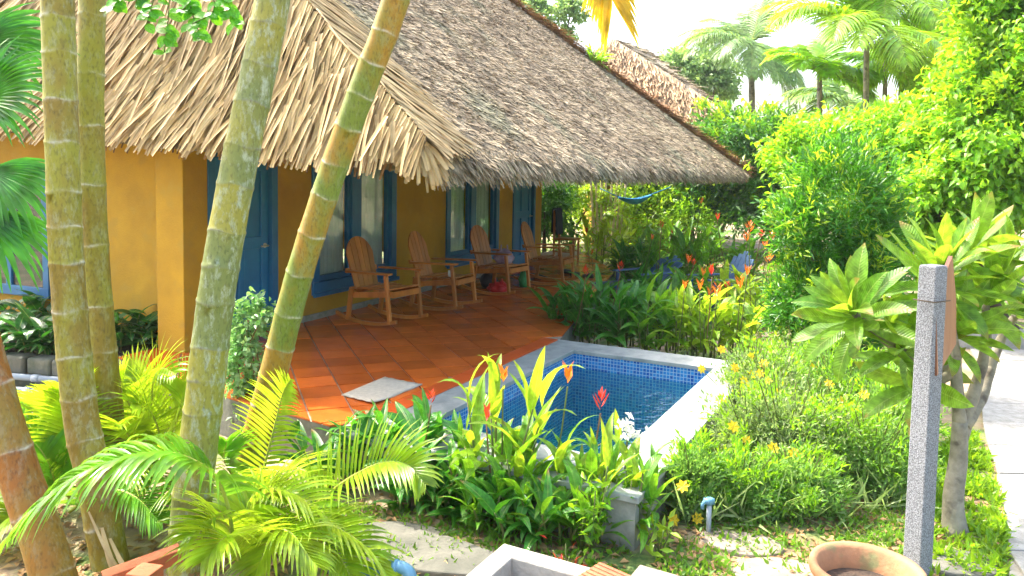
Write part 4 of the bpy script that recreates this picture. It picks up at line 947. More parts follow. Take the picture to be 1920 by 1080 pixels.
# ------------------------------------------------------------------ tall palms on the left
def palm_trunk(path, width_px, nodes, m, label, seed, crown=True, lich=1.0):
    """path: (px,py,Y) from base to the top of the picture, carried on above it"""
    r_ = random.Random(seed); pts = px_path(path); base = pts[0].copy()
    root = thing('palm_tree', label, 'palm', base, 0, 'tall ringed palms in the left foreground')
    # carry the stem on upwards
    dvec = nz(pts[-1]-pts[-2]); top = pts[-1]+nz(dvec+np.array([0, 0, .25]))*1.6; top2 = top+nz(dvec+np.array([0, 0, .6]))*1.3
    full = [pts[0]-ZZ*.25]+pts+[top, top2]
    C = smoothpath(full, 400); seg = [0]
    for i in range(1, 400): seg.append(seg[-1]+np.linalg.norm(C[i]-C[i-1]))
    tot = seg[-1]; R0 = .93*width_px/2/FPX*path[len(path)//2][2]
    stations = []; s = .1
    ringpos = []
    while s < tot: ringpos.append(s); s += nodes*r_.uniform(.82, 1.2)
    ss = sorted(set([0, tot]+[x+d for x in ringpos for d in (-.022, -.009, -.003, .003, .009, .022) if 0 < x+d < tot]+[k*.06 for k in range(int(tot/.06))]))
    tone = [r_.random() for _ in range(len(ringpos)+2)]
    nseg = 20; V = []; col = []
    ref = np.array([1., 0, 0])
    for x in ss:
        k = min(max(np.searchsorted(seg, x)-1, 0), 398); f = (x-seg[k])/(seg[k+1]-seg[k]+1e-9); p = C[k]*(1-f)+C[k+1]*f; T = nz(C[k+1]-C[k])
        a = nz(ref-T*(ref@T)); b_ = np.cross(T, a)
        dist = min(abs(x-q) for q in ringpos); ring = max(0, 1-dist/.011); bul = .05*max(0, 1-dist/.022)
        rad = R0*(1.10-.16*x/tot+.20*math.exp(-x*2.2))*(1+bul+(.015 if dist < .1 else 0))
        for j in range(nseg):
            th = 2*math.pi*j/nseg; wob = .006*math.sin(3*th+x*40)*(dist < .02)
            V.append(p+T*wob+rad*(math.cos(th)*a+math.sin(th)*b_)-base)
            col.append((ring*(.55+.45*math.sin(th*2+x*31)), min(1, lich*(.75+.25*math.sin(th+.6))), tone[int(np.searchsorted(ringpos, x))], 1))
    F = [(i*nseg+j, i*nseg+(j+1) % nseg, (i+1)*nseg+(j+1) % nseg, (i+1)*nseg+j) for i in range(len(ss)-1) for j in range(nseg)]
    me = np_mesh('trunk', V, F, m, True); ca = me.color_attributes.new('ring', 'FLOAT_COLOR', 'POINT'); ca.data.foreach_set('color', np.array(col, np.float32).ravel())
    mk('trunk', me, None, root)
    if crown:
        for k in range(4):
            az = k*1.57+r_.random(); c = top2; d = np.array([math.cos(az), math.sin(az), 0])
            frond(root, [c, c+d*.3+ZZ*.8, c+d*.8+ZZ*1.1, c+d*1.3+ZZ*.9], .5, 22, LF['areca_green'], seed=k+seed, wd=.04)
    return root, top2
palm_trunk([(212, 1090, 4.22), (178, 900, 4.25), (152, 780, 4.28), (127, 520, 4.32), (116, 250, 4.36), (108, 0, 4.4)], 60, .24, M['trunk_olive'], 'thick olive ringed palm trunk, left of the upright pair', 1, lich=.65)
palm_trunk([(228, 930, 5.1), (212, 830, 5.1), (190, 620, 5.1), (176, 420, 5.1), (170, 200, 5.1), (173, 0, 5.1)], 48, .36, M['trunk_olive'], 'slimmer olive palm trunk, right of the upright pair', 2, lich=.4)
palm_trunk([(352, 1085, 4.2), (362, 920, 4.22), (384, 740, 4.26), (408, 540, 4.3), (450, 300, 4.36), (511, 0, 4.45)], 68, .22, M['trunk_grey'], 'thickest grey-green palm trunk leaning right between door and pillar', 3, lich=1.3)
r4, top4 = palm_trunk([(462, 890, 5.5), (508, 720, 5.45), (560, 520, 5.4), (628, 310, 5.35), (690, 140, 5.3), (742, 0, 5.25)], 52, .26, M['trunk_mixed'], 'orange and green palm trunk leaning far right across the first window', 4, lich=.45)
palm_trunk([(112, 1130, 3.9), (82, 1020, 3.92), (40, 900, 3.95), (2, 780, 3.98), (-60, 560, 4.05), (-130, 300, 4.1)], 70, .30, M['trunk_orange'], 'orange palm trunk leaning out past the left bottom corner', 5, lich=.5)
# the yellowing frond hanging into the top of the view belongs to the leaning palm
c = atY(1120, -170, 5.6)
fr = frond(r4, [top4, (top4+c)/2+ZZ*.3, c, atY(1128, -90, 5.6), atY(1146, -8, 5.6)], .42, 60, LF['yellowfrond'], wd=.04, droop=.5, rise=.0, seed=9, sweep=.75, taper=False, upv=(0, -1, 0)); fr['label'] = 'yellowing drooping frond tip'
# dry sheath leaning on the left palm
root = thing('dead_frond', 'dry curled brown palm sheath lying against the left palm foot', 'leaf', at(215, 1075, GZ))
for x0, y0, x1, y1, w_ in ((225, 1090, 190, 990, .06), (240, 1095, 165, 960, .03), (262, 1100, 205, 1010, .05)):
    a, b = atY(x0, y0, 4.05)-np.array(root.location), atY(x1, y1, 4.12)-np.array(root.location); mm = (a+b)/2+np.array([.02, -.05, 0])
    V, F = [], []
    P = smoothpath([a, mm, b], 10)
    for i, p in enumerate(P): t = i/9; hw = w_/2*(1-t*.8); V += [p+np.array([-hw, 0, 0]), p+np.array([0, -.02*(1-t), 0]), p+np.array([hw, .01, 0])]
    for i in range(9): k = 3*i; F += [(k, k+1, k+4, k+3), (k+1, k+2, k+5, k+4)]
    MB().add(V, F, True).build('sheath', M['strip'], root)

# ------------------------------------------------------------------ areca shrubs at the lower left
AG = 'young areca palms at the foot of the tall palms'
ar1 = thing('areca_palm', 'young areca whose long frond arches left across the trunks in front', 'palm', at(440, 1060, GZ), 0, AG)
frond(ar1, px_path([(440, 1030, 3.75), (425, 940, 3.72), (395, 885, 3.66), (330, 852, 3.6), (245, 855, 3.52), (150, 895, 3.45), (70, 955, 3.4), (-10, 1040, 3.35)]), .42, 50, LF['areca_green'], sub=True, wd=.040, droop=2.0, rise=.25, seed=1, base_gap=.16)
frond(ar1, px_path([(450, 1050, 3.9), (470, 960, 4.0), (520, 920, 4.0), (600, 960, 3.95), (660, 1040, 3.9)]), .38, 34, LF['areca_hi'], wd=.03, droop=1.2, seed=2)
frond(ar1, px_path([(445, 1060, 3.9), (450, 960, 4.3), (440, 930, 4.5), (430, 960, 4.6)]), .34, 26, LF['areca'], wd=.028, droop=1.2, seed=3)
for i, pth in enumerate(([(450, 1050, 3.9), (430, 990, 3.8), (395, 975, 3.7), (350, 1010, 3.6)], [(455, 1060, 3.9), (500, 1000, 3.8), (545, 1000, 3.7), (590, 1060, 3.6)], [(450, 1060, 4.0), (480, 990, 4.2), (500, 940, 4.3), (540, 920, 4.3)], [(450, 1070, 3.8), (440, 1020, 3.6), (420, 1010, 3.5), (385, 1050, 3.4)])):
    frond(ar1, px_path(pth), .33, 30, LF['areca_hi' if i % 2 else 'areca'], wd=.027, droop=1.1, seed=70+i)
ar2 = thing('areca_palm', 'young areca with a feathery frond curling right over the flagstones', 'palm', at(560, 1050, GZ), 0, AG)
frond(ar2, px_path([(548, 1010, 4.2), (590, 950, 4.2), (650, 900, 4.15), (715, 868, 4.1), (765, 872, 4.05), (795, 905, 4.0)]), .33, 40, LF['areca'], sub=True, wd=.026, droop=.95, rise=.55, seed=4, base_gap=.1, upv=(-.3, -.5, .8))
frond(ar2, px_path([(550, 1040, 4.2), (570, 985, 4.0), (620, 985, 3.9), (690, 1030, 3.85), (730, 1090, 3.8)]), .30, 34, LF['areca_hi'], wd=.026, droop=1.0, seed=5)
frond(ar2, px_path([(550, 1040, 4.3), (540, 1000, 4.0), (520, 1000, 3.8), (490, 1050, 3.7), (470, 1110, 3.65)]), .30, 30, LF['areca_hi'], wd=.026, droop=1.0, seed=6)
frond(ar2, px_path([(552, 1040, 4.3), (590, 1010, 4.0), (640, 1050, 3.8), (670, 1120, 3.7)]), .30, 30, LF['areca'], wd=.026, droop=1.0, seed=16)
ar3 = thing('areca_palm', 'yellow young areca standing between the two leaning trunks', 'palm', at(455, 960, GZ), 0, AG)
frond(ar3, px_path([(480, 960, 4.9), (495, 880, 4.9), (515, 800, 4.9), (530, 740, 4.85), (545, 712, 4.8)]), .30, 34, LF['areca_hi'], wd=.024, droop=.7, seed=7, upv=(-.2, -.9, .2))
frond(ar3, px_path([(480, 970, 4.9), (510, 900, 4.7), (560, 880, 4.5), (610, 910, 4.4)]), .32, 32, LF['areca_hi'], wd=.024, droop=1.0, seed=8)
frond(ar3, px_path([(470, 970, 4.9), (440, 900, 4.8), (420, 860, 4.75), (425, 830, 4.7)]), .32, 30, LF['areca_green'], wd=.024, droop=1.0, seed=9)
frond(ar3, px_path([(475, 970, 4.9), (480, 930, 4.6), (500, 910, 4.4), (540, 940, 4.2)]), .34, 30, LF['areca_hi'], wd=.024, droop=1.1, seed=10)
ar4 = thing('areca_palm', 'pale young areca in the sun between upright and leaning trunks', 'palm', at(300, 930, GZ), 0, AG)
for i, pth in enumerate(([(300, 900, 5.2), (290, 800, 5.2), (285, 730, 5.1), (300, 692, 5.0), (330, 700, 4.9)], [(300, 900, 5.2), (260, 800, 5.3), (235, 740, 5.3), (225, 705, 5.2)],
                         [(300, 900, 5.2), (320, 820, 5.0), (340, 760, 4.9), (345, 720, 4.9)], [(300, 900, 5.2), (255, 840, 5.0), (230, 800, 4.8), (215, 800, 4.7)],
                         [(300, 900, 5.1), (310, 850, 4.8), (325, 830, 4.6), (350, 840, 4.5)], [(300, 900, 5.1), (270, 870, 4.8), (245, 880, 4.6), (230, 910, 4.5)], [(300, 900, 5.2), (280, 770, 5.4), (260, 720, 5.4), (235, 700, 5.4)], [(300, 900, 5.2), (325, 780, 5.3), (350, 735, 5.3), (380, 720, 5.3)], [(300, 900, 5.2), (300, 820, 5.0), (280, 770, 4.9), (250, 760, 4.8)], [(300, 930, 5.0), (330, 900, 4.7), (360, 910, 4.5), (380, 960, 4.4)])):
    frond(ar4, px_path(pth), .34, 32, LF['areca_hi' if i % 3 else 'areca'], wd=.026, droop=1.0, seed=20+i, upv=(0, -.5, .8))
ar5 = thing('areca_palm', 'green young areca at the left edge behind the orange trunk', 'palm', at(110, 930, GZ), 0, AG)
for i, pth in enumerate(([(130, 930, 4.9), (110, 850, 4.9), (100, 780, 4.85), (115, 730, 4.8)], [(130, 930, 4.9), (80, 850, 5.0), (50, 790, 5.0), (20, 770, 4.9)], [(130, 930, 4.9), (140, 850, 5.0), (160, 780, 5.1), (190, 740, 5.1)],
                         [(130, 930, 4.9), (70, 900, 4.8), (30, 890, 4.7), (-20, 930, 4.6)], [(140, 940, 4.9), (200, 880, 4.9), (240, 870, 4.8), (280, 900, 4.7)], [(110, 940, 4.7), (90, 870, 4.7), (60, 830, 4.7), (30, 850, 4.6)], [(130, 940, 4.9), (125, 840, 4.9), (135, 760, 4.9), (160, 720, 4.9)], [(130, 960, 4.6), (190, 920, 4.5), (250, 930, 4.4), (300, 980, 4.3)], [(110, 1000, 4.6), (60, 960, 4.5), (20, 970, 4.4), (-20, 1020, 4.3)])):
    frond(ar5, px_path(pth), .40, 36, LF['areca_green' if i % 2 else 'areca'], wd=.026, droop=.9, seed=40+i)

# ------------------------------------------------------------------ fan palm at the left edge
fp = thing('fan_palm', 'green fan palm with pleated leaves reaching in from the left', 'palm', at(-170, 960, GZ)); fb = np.array(fp.location)
mb = MB(); mb.tube([(0, 0, 0), (0, .05, .8), (.03, .05, 1.6), (.02, .08, 2.3)], [.07, .06, .055, .05], 12); mb.build('trunk', M['bark'], fp)
def fan_leaf(c, d, nrm, R_, nseg, spread, seed):
    r_ = random.Random(seed); d = nz(d); n = nz(np.array(nrm)-d*(np.array(nrm)@d)); s = np.cross(d, n); c = np.array(c)-fb
    mb = MB(); mb.tube(smoothpath([(.02, .08, 2.1), (np.array([.02, .08, 2.1])+c)/2+ZZ*.15, c], 8), .010, 6); lf = mb.build('fan_leaf', M['stemgreen'], fp)
    for k in range(nseg):
        th = spread*(2*(k+.5)/nseg-1); dd = nz(d*math.cos(th)+s*math.sin(th)); l = R_*(1-.25*abs(th)/spread)*r_.uniform(.92, 1.06); wd = R_*2*spread/nseg*.95
        V = []; q = c.copy(); cur = dd
        for j in range(7):
            u_ = j/6; hw = wd/2*min(1, .12+u_*1.7)*max(.04, 1-max(0, u_-.35)/.65); sv = nz(np.cross(cur, n)); V += [q-sv*hw+n*hw*.5, q-n*hw*.2, q+sv*hw+n*hw*.5]
            cur = nz(cur+np.array([0, 0, -.42*u_*r_.uniform(.5, 1.3)])); q = q+cur*l/6
        F = []
        for j in range(6): a = 3*j; F += [(a, a+1, a+4, a+3), (a+1, a+2, a+5, a+4)]
        MB().add(V, F, True).build('leaf_segment', LF['fan'], lf)
fan_leaf(atY(-25, 320, 4.6), (.85, -.25, -.40), (.25, -.75, .55), .60, 22, 1.15, 1)
fan_leaf(atY(-35, 190, 4.7), (.8, -.1, .45), (-.2, -.9, .3), .58, 20, 1.1, 2)
fan_leaf(atY(-40, 80, 4.9), (.8, .1, .1), (0, -.9, .4), .62, 18, 1.1, 3)
fan_leaf(atY(-45, 400, 4.4), (.7, -.3, -.6), (.4, -.5, .7), .6, 20, 1.2, 4)

# ------------------------------------------------------------------ round-leaved vine hanging at the top
vine = thing('hanging_vine', 'round-leaved green vine sprays hanging in front of the thatch', 'vine', atY(330, -160, 4.7)); vb_ = np.array(vine.location)
rl = [blade_mesh('leaf', LF['round'], 5, lambda t: (math.sin(math.pi*min(1, max(0, t*.97+.02))))**.55, b, .2, 0, 0, .78) for b in (.2, .5, .8)]
sprays = [[(330, -160), (300, -60), (285, 10), (275, 45)], [(330, -160), (320, -40), (315, 40), (308, 100)], [(330, -160), (350, -30), (362, 30), (378, 72)], [(330, -160), (400, -50), (425, 0), (440, 45)],
          [(330, -160), (260, -60), (225, -10), (212, 18)], [(330, -160), (380, -60), (350, 10), (330, 20)], [(330, -160), (390, -30), (400, 20), (360, 45)], [(330, -160), (280, -80), (262, -20), (255, 10)]]
for i, sp_ in enumerate(sprays):
    P = smoothpath([atY(x, y, 4.6+.08*(i % 3))-vb_ for x, y in sp_], 24); mb = MB(); mb.tube(P, .004, 5); mb.build('twig', M['stemgreen'], vine)
    for k in range(11, 24):
        for s in (-1, 1):
            if random.random() < .25: continue
            d = np.array([s*random.uniform(.4, 1), random.uniform(-.6, .3), random.uniform(-.8, .25)]); put('leaf', rl[random.randrange(3)], vine, orient(P[k], d, (random.uniform(-.4, .4), -.7, .6), random.uniform(.055, .085)))

# ------------------------------------------------------------------ planting bed at the left end wall
bed = [at(-120, 640, -.06), at(60, 662, -.06), at(225, 668, -.06), at(313, 655, -.06), hp(-.002, -.4, -.06), hp(-.002, -5.5, -.06)]
mb = MB(); mb.prism([(p[0], p[1]) for p in bed], -.45, -.06); tag(mb.build('planting_bed', M['soil']), kind='structure')
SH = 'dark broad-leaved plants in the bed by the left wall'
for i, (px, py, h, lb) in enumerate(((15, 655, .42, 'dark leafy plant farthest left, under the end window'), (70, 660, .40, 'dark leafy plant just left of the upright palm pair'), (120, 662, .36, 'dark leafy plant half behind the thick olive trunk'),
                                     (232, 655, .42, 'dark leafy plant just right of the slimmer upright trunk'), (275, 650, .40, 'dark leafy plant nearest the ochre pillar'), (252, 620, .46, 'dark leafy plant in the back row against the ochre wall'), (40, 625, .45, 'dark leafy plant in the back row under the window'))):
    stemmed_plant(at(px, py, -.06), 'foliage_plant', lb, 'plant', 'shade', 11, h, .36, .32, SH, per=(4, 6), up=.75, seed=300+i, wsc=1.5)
sp_ = at(300, 628, -.06); root = thing('young_shrub', 'upright small shrub of drooping leaves beside the ochre pillar', 'shrub', sp_)
mb = MB(); mb.tube([(0, 0, 0), (.02, 0, .4), (-.01, 0, .75)], [.012, .01, .006], 6); mb.tube([(.01, 0, .3), (.1, -.02, .55), (.14, -.02, .62)], .006, 5); mb.build('stem', M['stemgreen'], root)
for k in range(26):
    t = random.uniform(.35, 1); az = k*2.4; d = np.array([math.cos(az), math.sin(az), random.uniform(-.6, .3)]); put('leaf', HB['shade'][k % 5], root, orient(np.array([.02, 0, .75*t])+d*.05, d, (0, 0, 1), random.uniform(.13, .2), 0, 1.7))

# ------------------------------------------------------------------ low stone wall with two pipes at the left
wa, wb = at(-160, 648, -.03), at(208, 676, -.03); wd_ = nz(wb-wa); wn = np.array([wd_[1], -wd_[0], 0]); wl = np.linalg.norm(wb-wa)
lw = thing('low_stone_wall', 'low mossy stone wall edging the plant bed at the left', 'wall', (wa+wb)/2-ZZ*.4)
lb0 = np.array(lw.location)
for row in range(2):
    s = -.05*row
    while s < wl-.05:
        l = random.uniform(.28, .5); z0 = -.42+row*.205; me = MB(); me.box(wa*0+np.array([wa[0], wa[1], 0])+wd_*(s+l/2)+wn*random.uniform(.02, .06)+ZZ*(z0+.1)-lb0, wd_*(l/2-.012), wn*.10, ZZ*random.uniform(.086, .094))
        bevel(me.build('stone', M['stonewall'], lw), .03, 3); s += l
mb = MB(); mb.box((wa+wb)/2-ZZ*.23-wn*.06-lb0+np.array([0, 0, .0]), wd_*wl/2, wn*.05, ZZ*.19); mb.build('mortar_core', M['base'], lw)
for k, (z, off, lb) in enumerate(((-.20, .22, 'upper grey pipe running along the low stone wall'), (-.30, .32, 'lower grey pipe running along the low stone wall'))):
    mb = MB(); a, b = wa+wn*off+ZZ*(z-wa[2]), wb+wn*off+ZZ*(z-wb[2]); mb.tube([a, b], .032, 14)
    for f in (.3, .72): c = a+(b-a)*f; mb.tube([c-wd_*.04, c+wd_*.04], .038, 14)
    tag(mb.build('pipe', M['pvc']), lb, 'pipe', 'pipes along the low wall')

# ------------------------------------------------------------------ variegated aralia at the terrace edge
p = at(468, 815, GZ); root = thing('aralia_shrub', 'slim variegated aralia shrub before the near blue door', 'shrub', p)
mb = MB()
for k in range(5): mb.tube(smoothpath([(0, 0, 0), (random.uniform(-.08, .08), random.uniform(-.08, .08), .5), (random.uniform(-.14, .14), random.uniform(-.1, .1), random.uniform(.75, 1.05))], 6), .007, 5)
mb.build('stem', M['drystem'], root)
foliage('foliage', [((0, 0, .25), (.16, .14, .25)), ((-.02, 0, .6), (.17, .15, .3)), ((.02, 0, .95), (.16, .14, .22))], 2600, .055, .034, LF['aralia'], root, 26, .2, .2, .2)

# ------------------------------------------------------------------ trees and bushes of the right and background
def tube_tree(root, trunk, m, limbs=()):
    mb = MB()
    for pts, rad in [trunk]+list(limbs): mb.tube(smoothpath(pts, 10), list(np.linspace(rad[0], rad[1], 10)), 9)
    mb.build('trunk', m, root)
def bush(name, label, cat, base, blobs, n, ln, wd, m, clusters=60, sig=.13, inner=.45, trunk=True, tr=.06, m2=None, n2=0, group=None, hang=.2, bark='bark'):
    base = np.array(base, float); root = thing(name, label, cat, base, 0, group)
    bl = [(np.array(c)-base, r) for c, r in blobs]
    foliage('crown', bl, n, ln, wd, m, root, clusters, sig, inner, hang)
    if m2 is not None: foliage('young_growth', [(c+np.array([0, -.05, .1]), np.array(r)*1.04) for c, r in bl], n2, ln, wd, m2, root, max(14, clusters//3), .09, .85, 0, .3)
    if trunk:
        top = bl[0][0]; limbs = []
        for c, r in bl[:5]: limbs.append(([top*.4, top*.4+(c-top*.4)*.6+np.array([0, 0, .05]), c], (tr*.6, tr*.15)))
        tube_tree(root, ([np.array([0, 0, -.1]), top*np.array([.3, .3, .3]), top*np.array([.6, .6, .55]), top*.95], (tr, tr*.4)), M[bark], limbs)
    return root
def B(px, py, Y, rx, ry, rz): return (atY(px, py, Y), (rx, ry, rz))
# round podocarpus shrub
b0 = at(1575, 745, GZ)
bush('podocarpus_shrub', 'tall dense dark green shrub with narrow leaves behind the frangipani', 'shrub', b0, [B(1575, 560, 8.2, .56, .5, .66), B(1575, 390, 8.2, .54, .5, .58), B(1510, 440, 8.1, .30, .35, .42), B(1635, 480, 8.1, .32, .35, .5), B(1565, 650, 8.1, .50, .45, .4), B(1500, 560, 8.1, .30, .35, .42)], 22000, .10, .022, LF['podo'], 60, .16, .5, True, .06, LF['podo_tip'], 1800, hang=-.25)
# big light hedge at right: tall, many lumps
b0 = atY(1905, 520, 11.5); b0[2] = GZ
hb = [B(1760, 400, 11, .8, .7, .6), B(1860, 340, 11, 1.0, .8, .9), B(1775, 310, 11.5, .7, .8, .75), B(1910, 230, 11, 1.0, .9, 1.0), B(1835, 225, 11.5, .75, .8, .8), B(1935, 100, 11.4, 1.1, 1, 1.1), B(1860, 130, 12, .65, .8, .65), B(1980, 300, 11, 1.1, .9, 1.3), B(1960, 60, 11.5, 1.2, 1, 1.2), B(1975, -40, 11.8, 1.1, 1, 1), B(2050, 150, 11.5, 1.2, 1, 1.6)]
bush('climber_hedge', 'huge sunlit yellow-green hedge tree filling the right edge', 'tree', b0, hb, 78000, .125, .066, LF['hedge'], 60, .15, .45, True, .16, LF['bright'], 16000, hang=.55)
bush('leafy_tree', 'yellow-green bushy tree directly behind the narrow-leaved shrub', 'tree', at(1620, 520, GZ), [B(1640, 300, 12.5, .9, .8, .75), B(1540, 290, 13, .9, .8, .5), B(1690, 260, 13, .7, .7, .6), B(1590, 350, 12.4, .9, .8, .7), B(1700, 360, 12, .6, .6, .7), B(1700, 450, 11.5, .6, .6, .8)], 24000, .13, .06, LF['hedge'], 50, .16, .4, True, .09)
bush('dark_tree', 'dark glossy tree overhanging the far end of the grey roof', 'tree', at(1345, 440, GZ), [B(1400, 290, 21.3, 1.562, 1.42, 1.136), B(1340, 360, 22.01, 1.42, 1.136, 0.781), B(1460, 330, 20.59, 0.994, 0.994, 1.278), B(1430, 400, 21.3, 1.278, 1.136, 0.71), B(1370, 255, 22.01, 1.136, 1.136, 0.71), B(1250, 385, 22.72, 1.704, 1.136, 0.71), B(1470, 400, 20.164, 0.71, 0.852, 0.852)], 26000, .19, .075, LF['darktree'], 55, .15, .4, True, .2, LF['bright'], 3600, hang=.3)
bush('dark_shrub', 'dark bushy shrub seen under the eave behind the blue hammock', 'shrub', atY(1240, 460, 21.6)*np.array([1, 1, 0])+np.array([0, 0, GZ]), [B(1215, 420, 21.6, 1.08, 0.96, 1.2), B(1270, 430, 21.6, 1.08, 0.96, 1.08)], 4200, .13, .06, LF['bright'], 50, .16, .4, True, .07)
bush('green_shrub', 'green shrub behind the side chair with the jacket', 'shrub', atY(1075, 460, 24)*np.array([1, 1, 0])+np.array([0, 0, GZ]), [B(1070, 400, 24, 1.32, 0.96, 1.44), B(1030, 370, 24, 0.96, 0.96, 1.08), B(1110, 380, 24.6, 0.96, 0.96, 1.2)], 4500, .14, .065, LF['bright'], 46, .16, .6, True, .07, LF['hedge'], 1200)
bush('dark_bush', 'very dark bush close to the far corner of the ochre wall', 'bush', atY(1020, 500, 21)*np.array([1, 1, 0])+np.array([0, 0, GZ]), [B(1020, 390, 21.5, .7, .7, 1.4), B(990, 380, 22, 1.0, .7, 1.4)], 6000, .15, .07, LF['darktree'], 40, .16, .4, True, .07)
bush('pale_bush', 'pale light green bush in the gap left of the dark trunk', 'bush', atY(1305, 460, 21.2)*np.array([1, 1, 0])+np.array([0, 0, GZ]), [B(1300, 430, 21, 0.72, 0.6, 0.84), B(1325, 400, 21.6, 0.6, 0.6, 0.72)], 2200, .12, .05, LF['hedge'], 36, .16, .5, True, .05)
# background behind the roofs
bush('far_tree', 'far pale tree showing above the grey roof ridge', 'tree', atY(1020, 340, 30)*np.array([1, 1, 0])+np.array([0, 0, GZ]), [B(1035, 30, 30, .9, .8, .55), B(985, 18, 30, .7, .7, .4), B(1070, 22, 30, .5, .5, .5), B(1040, 68, 30, .7, .6, .3), B(1010, 60, 30, .6, .6, .35)], 3600, .2, .12, LF['far'], 26, .16, .4, True, .14)
bush('far_bush_tree', 'rounded green tree between the far hut roof and coconut palm', 'tree', atY(1300, 340, 34)*np.array([1, 1, 0])+np.array([0, 0, GZ]), [B(1300, 135, 34, 1.4, 1.2, .9), B(1260, 125, 34, .8, 1, .6), B(1345, 150, 34, 1.0, 1, .9), B(1320, 170, 34, 1.5, 1.2, .9)], 7000, .24, .13, LF['far'], 40, .16, .4, True, .2)
bush('tall_far_tree', 'hazy far tree behind the tall areca palms at upper right', 'tree', atY(1760, 340, 36)*np.array([1, 1, 0])+np.array([0, 0, GZ]), [B(1760, 50, 36, 1.6, 1.4, 1.4), B(1800, 90, 36, 1.5, 1.2, 1.2), B(1720, 100, 36, 1.2, 1.2, 1.2)], 6000, .26, .1, LF['far'], 46, .16, .4, True, .2)
# wood closing the distance
def wood():
    P = []; D_ = []
    bl = []
    for k in range(60):
        x = -30+75*k/59+rng.normal()*.6; y = 44+rng.normal()*2.5; h = 2.0+1.6*rng.random(); bl.append(((x, y, GZ+h*.6), (2.2, 1.6, h)))
    o = foliage('distant_wood', bl, 26000, .42, .24, LF['far'], None, 40, .2, .3); tag(o, kind='stuff')
wood()
# ------------------------------------------------------------------ distant palms
def tall_palm(label, base_px, top, Y, r0, nfr, L_, lm, ll, seed, droop=1.2, group=None, name='palm_tree', bark='palebark', el=(.1, 1.2), nleaf=34, lw=.05):
    r_ = random.Random(seed); tp = atY(*top, Y); bp = np.array([atY(base_px, 340, Y)[0], Y, GZ]); root = thing(name, label, 'palm', bp, 0, group)
    P = smoothpath([np.zeros(3), (tp-bp)*np.array([.2, .2, .5]), tp-bp], 26); mb = MB(); mb.tube(P, [r0*(1.15-.3*i/25)*(1+.06*(i % 2)) for i in range(26)], 10); mb.build('trunk', M[bark], root)
    for k in range(nfr):
        az = k*2.399+r_.random()*.4; e = el[0]+(el[1]-el[0])*((k*.618) % 1); d = np.array([math.cos(az)*math.cos(e), math.sin(az)*math.cos(e), math.sin(e)]); h = np.array([d[0], d[1], 0])
        pts = [tp]; dd = d.copy(); g = r_.uniform(.16, .30)
        for q_ in range(6): pts.append(pts[-1]+dd*L_/6); dd = nz(dd+np.array([0, 0, -g*(.6+.25*q_)]))
        frond(root, pts, ll*r_.uniform(.85, 1.1), nleaf, lm, wd=lw, droop=droop, rise=.1, seed=seed*50+k)
    return root, tp
rt, tp = tall_palm('far pale coconut palm with drooping fronds against the white sky', 1410, (1408, 88), 27, .12, 32, 2.7, LF['coco'], 1.0, 1, 1.6, el=(-.6, 1.4), lw=.06)
mb = MB(); rloc = np.array(rt.location)
for k in range(7):
    a = k*.9; c = tp-rloc+np.array([.18*math.cos(a), .18*math.sin(a), -.22-.08*(k % 2)]); mb.lathe([(0, -.1), (.07, -.07), (.1, 0), (.07, .08), (0, .1)], 10, c)
mb.build('coconut_bunch', M['rachis'], rt)
AP = 'tall areca palms behind the hedge'
tall_palm('tall areca palm with pale trunk, left one of the close pair', 1622, (1625, 70), 17, .065, 18, 2.5, LF['bright'], .9, 2, 1.3, AP, el=(-.35, 1.5), lw=.06)
tall_palm('tall areca palm with slim trunk, right one of the close pair', 1655, (1662, 20), 18, .055, 17, 2.4, LF['bright'], .9, 3, 1.3, AP, el=(-.35, 1.5), lw=.06)
tall_palm('small yellow areca palm left of the close pair', 1537, (1537, 140), 19, .07, 15, 1.5, LF['hedge'], .7, 4, 1.0, AP, el=(.0, 1.3), lw=.07)
tall_palm('short green palm low behind the close pair of arecas', 1590, (1592, 200), 21, .09, 14, 1.9, LF['coco'], .75, 5, 1.3, AP, el=(-.2, 1.2), lw=.07)
tall_palm('short drooping palm just right of the close pair of arecas', 1690, (1690, 140), 19, .07, 14, 1.7, LF['hedge'], .75, 6, 1.3, AP, el=(-.2, 1.2), lw=.07)

# ------------------------------------------------------------------ second hut behind
hut = thing('thatched_hut', 'far hut with a steep tan straw roof behind the grey roof', 'hut', (atY(1200, 340, 25)[0], 25, GZ)); hl = np.array(hut.location)
PK = atY(1150, 72, 25); E2 = atY(1378, 218, 22); E3 = atY(1405, 196, 29); E1 = PK+(PK-E3)*1.0; E1[2] = E2[2]; E3[2] = E2[2]; E1 = np.array([PK[0]-3.6, 23.0, E2[2]]); E4 = E1+(E3-E2); PK2 = PK+np.array([1.2, 1.6, -.05])
mb = MB(); q = [p-hl for p in (E1, E2, E3, E4, PK, PK2)]; mb.add(q, [(0, 1, 4), (1, 2, 5, 4), (2, 3, 5), (3, 0, 4, 5), (3, 2, 1, 0)]); hr = mb.build('roof', M['thatch'], hut)
def tri_pts(a, b, c, n): u_ = rng.random(n); v_ = rng.random(n); f = u_+v_ > 1; u_[f] = 1-u_[f]; v_[f] = 1-v_[f]; return a+(b-a)*u_[:, None]+(c-a)*v_[:, None]
nn = nz(np.cross(E2-E1, PK-E1)); nn = nn if nn[1] < 0 else -nn; dn = nz(np.cross(nn, E2-E1)); dn = dn if dn[2] < 0 else -dn
straws('roof_straw', tri_pts(E1-hl, E2-hl, PK-hl, 9000), dn, nn, .5, .035, M['hutstraw'], hr, .1)
n2_ = nz(np.cross(E3-E2, PK-E2)); n2_ = n2_ if n2_[0] > 0 else -n2_; dn2 = nz(np.cross(n2_, E3-E2)); dn2 = dn2 if dn2[2] < 0 else -dn2
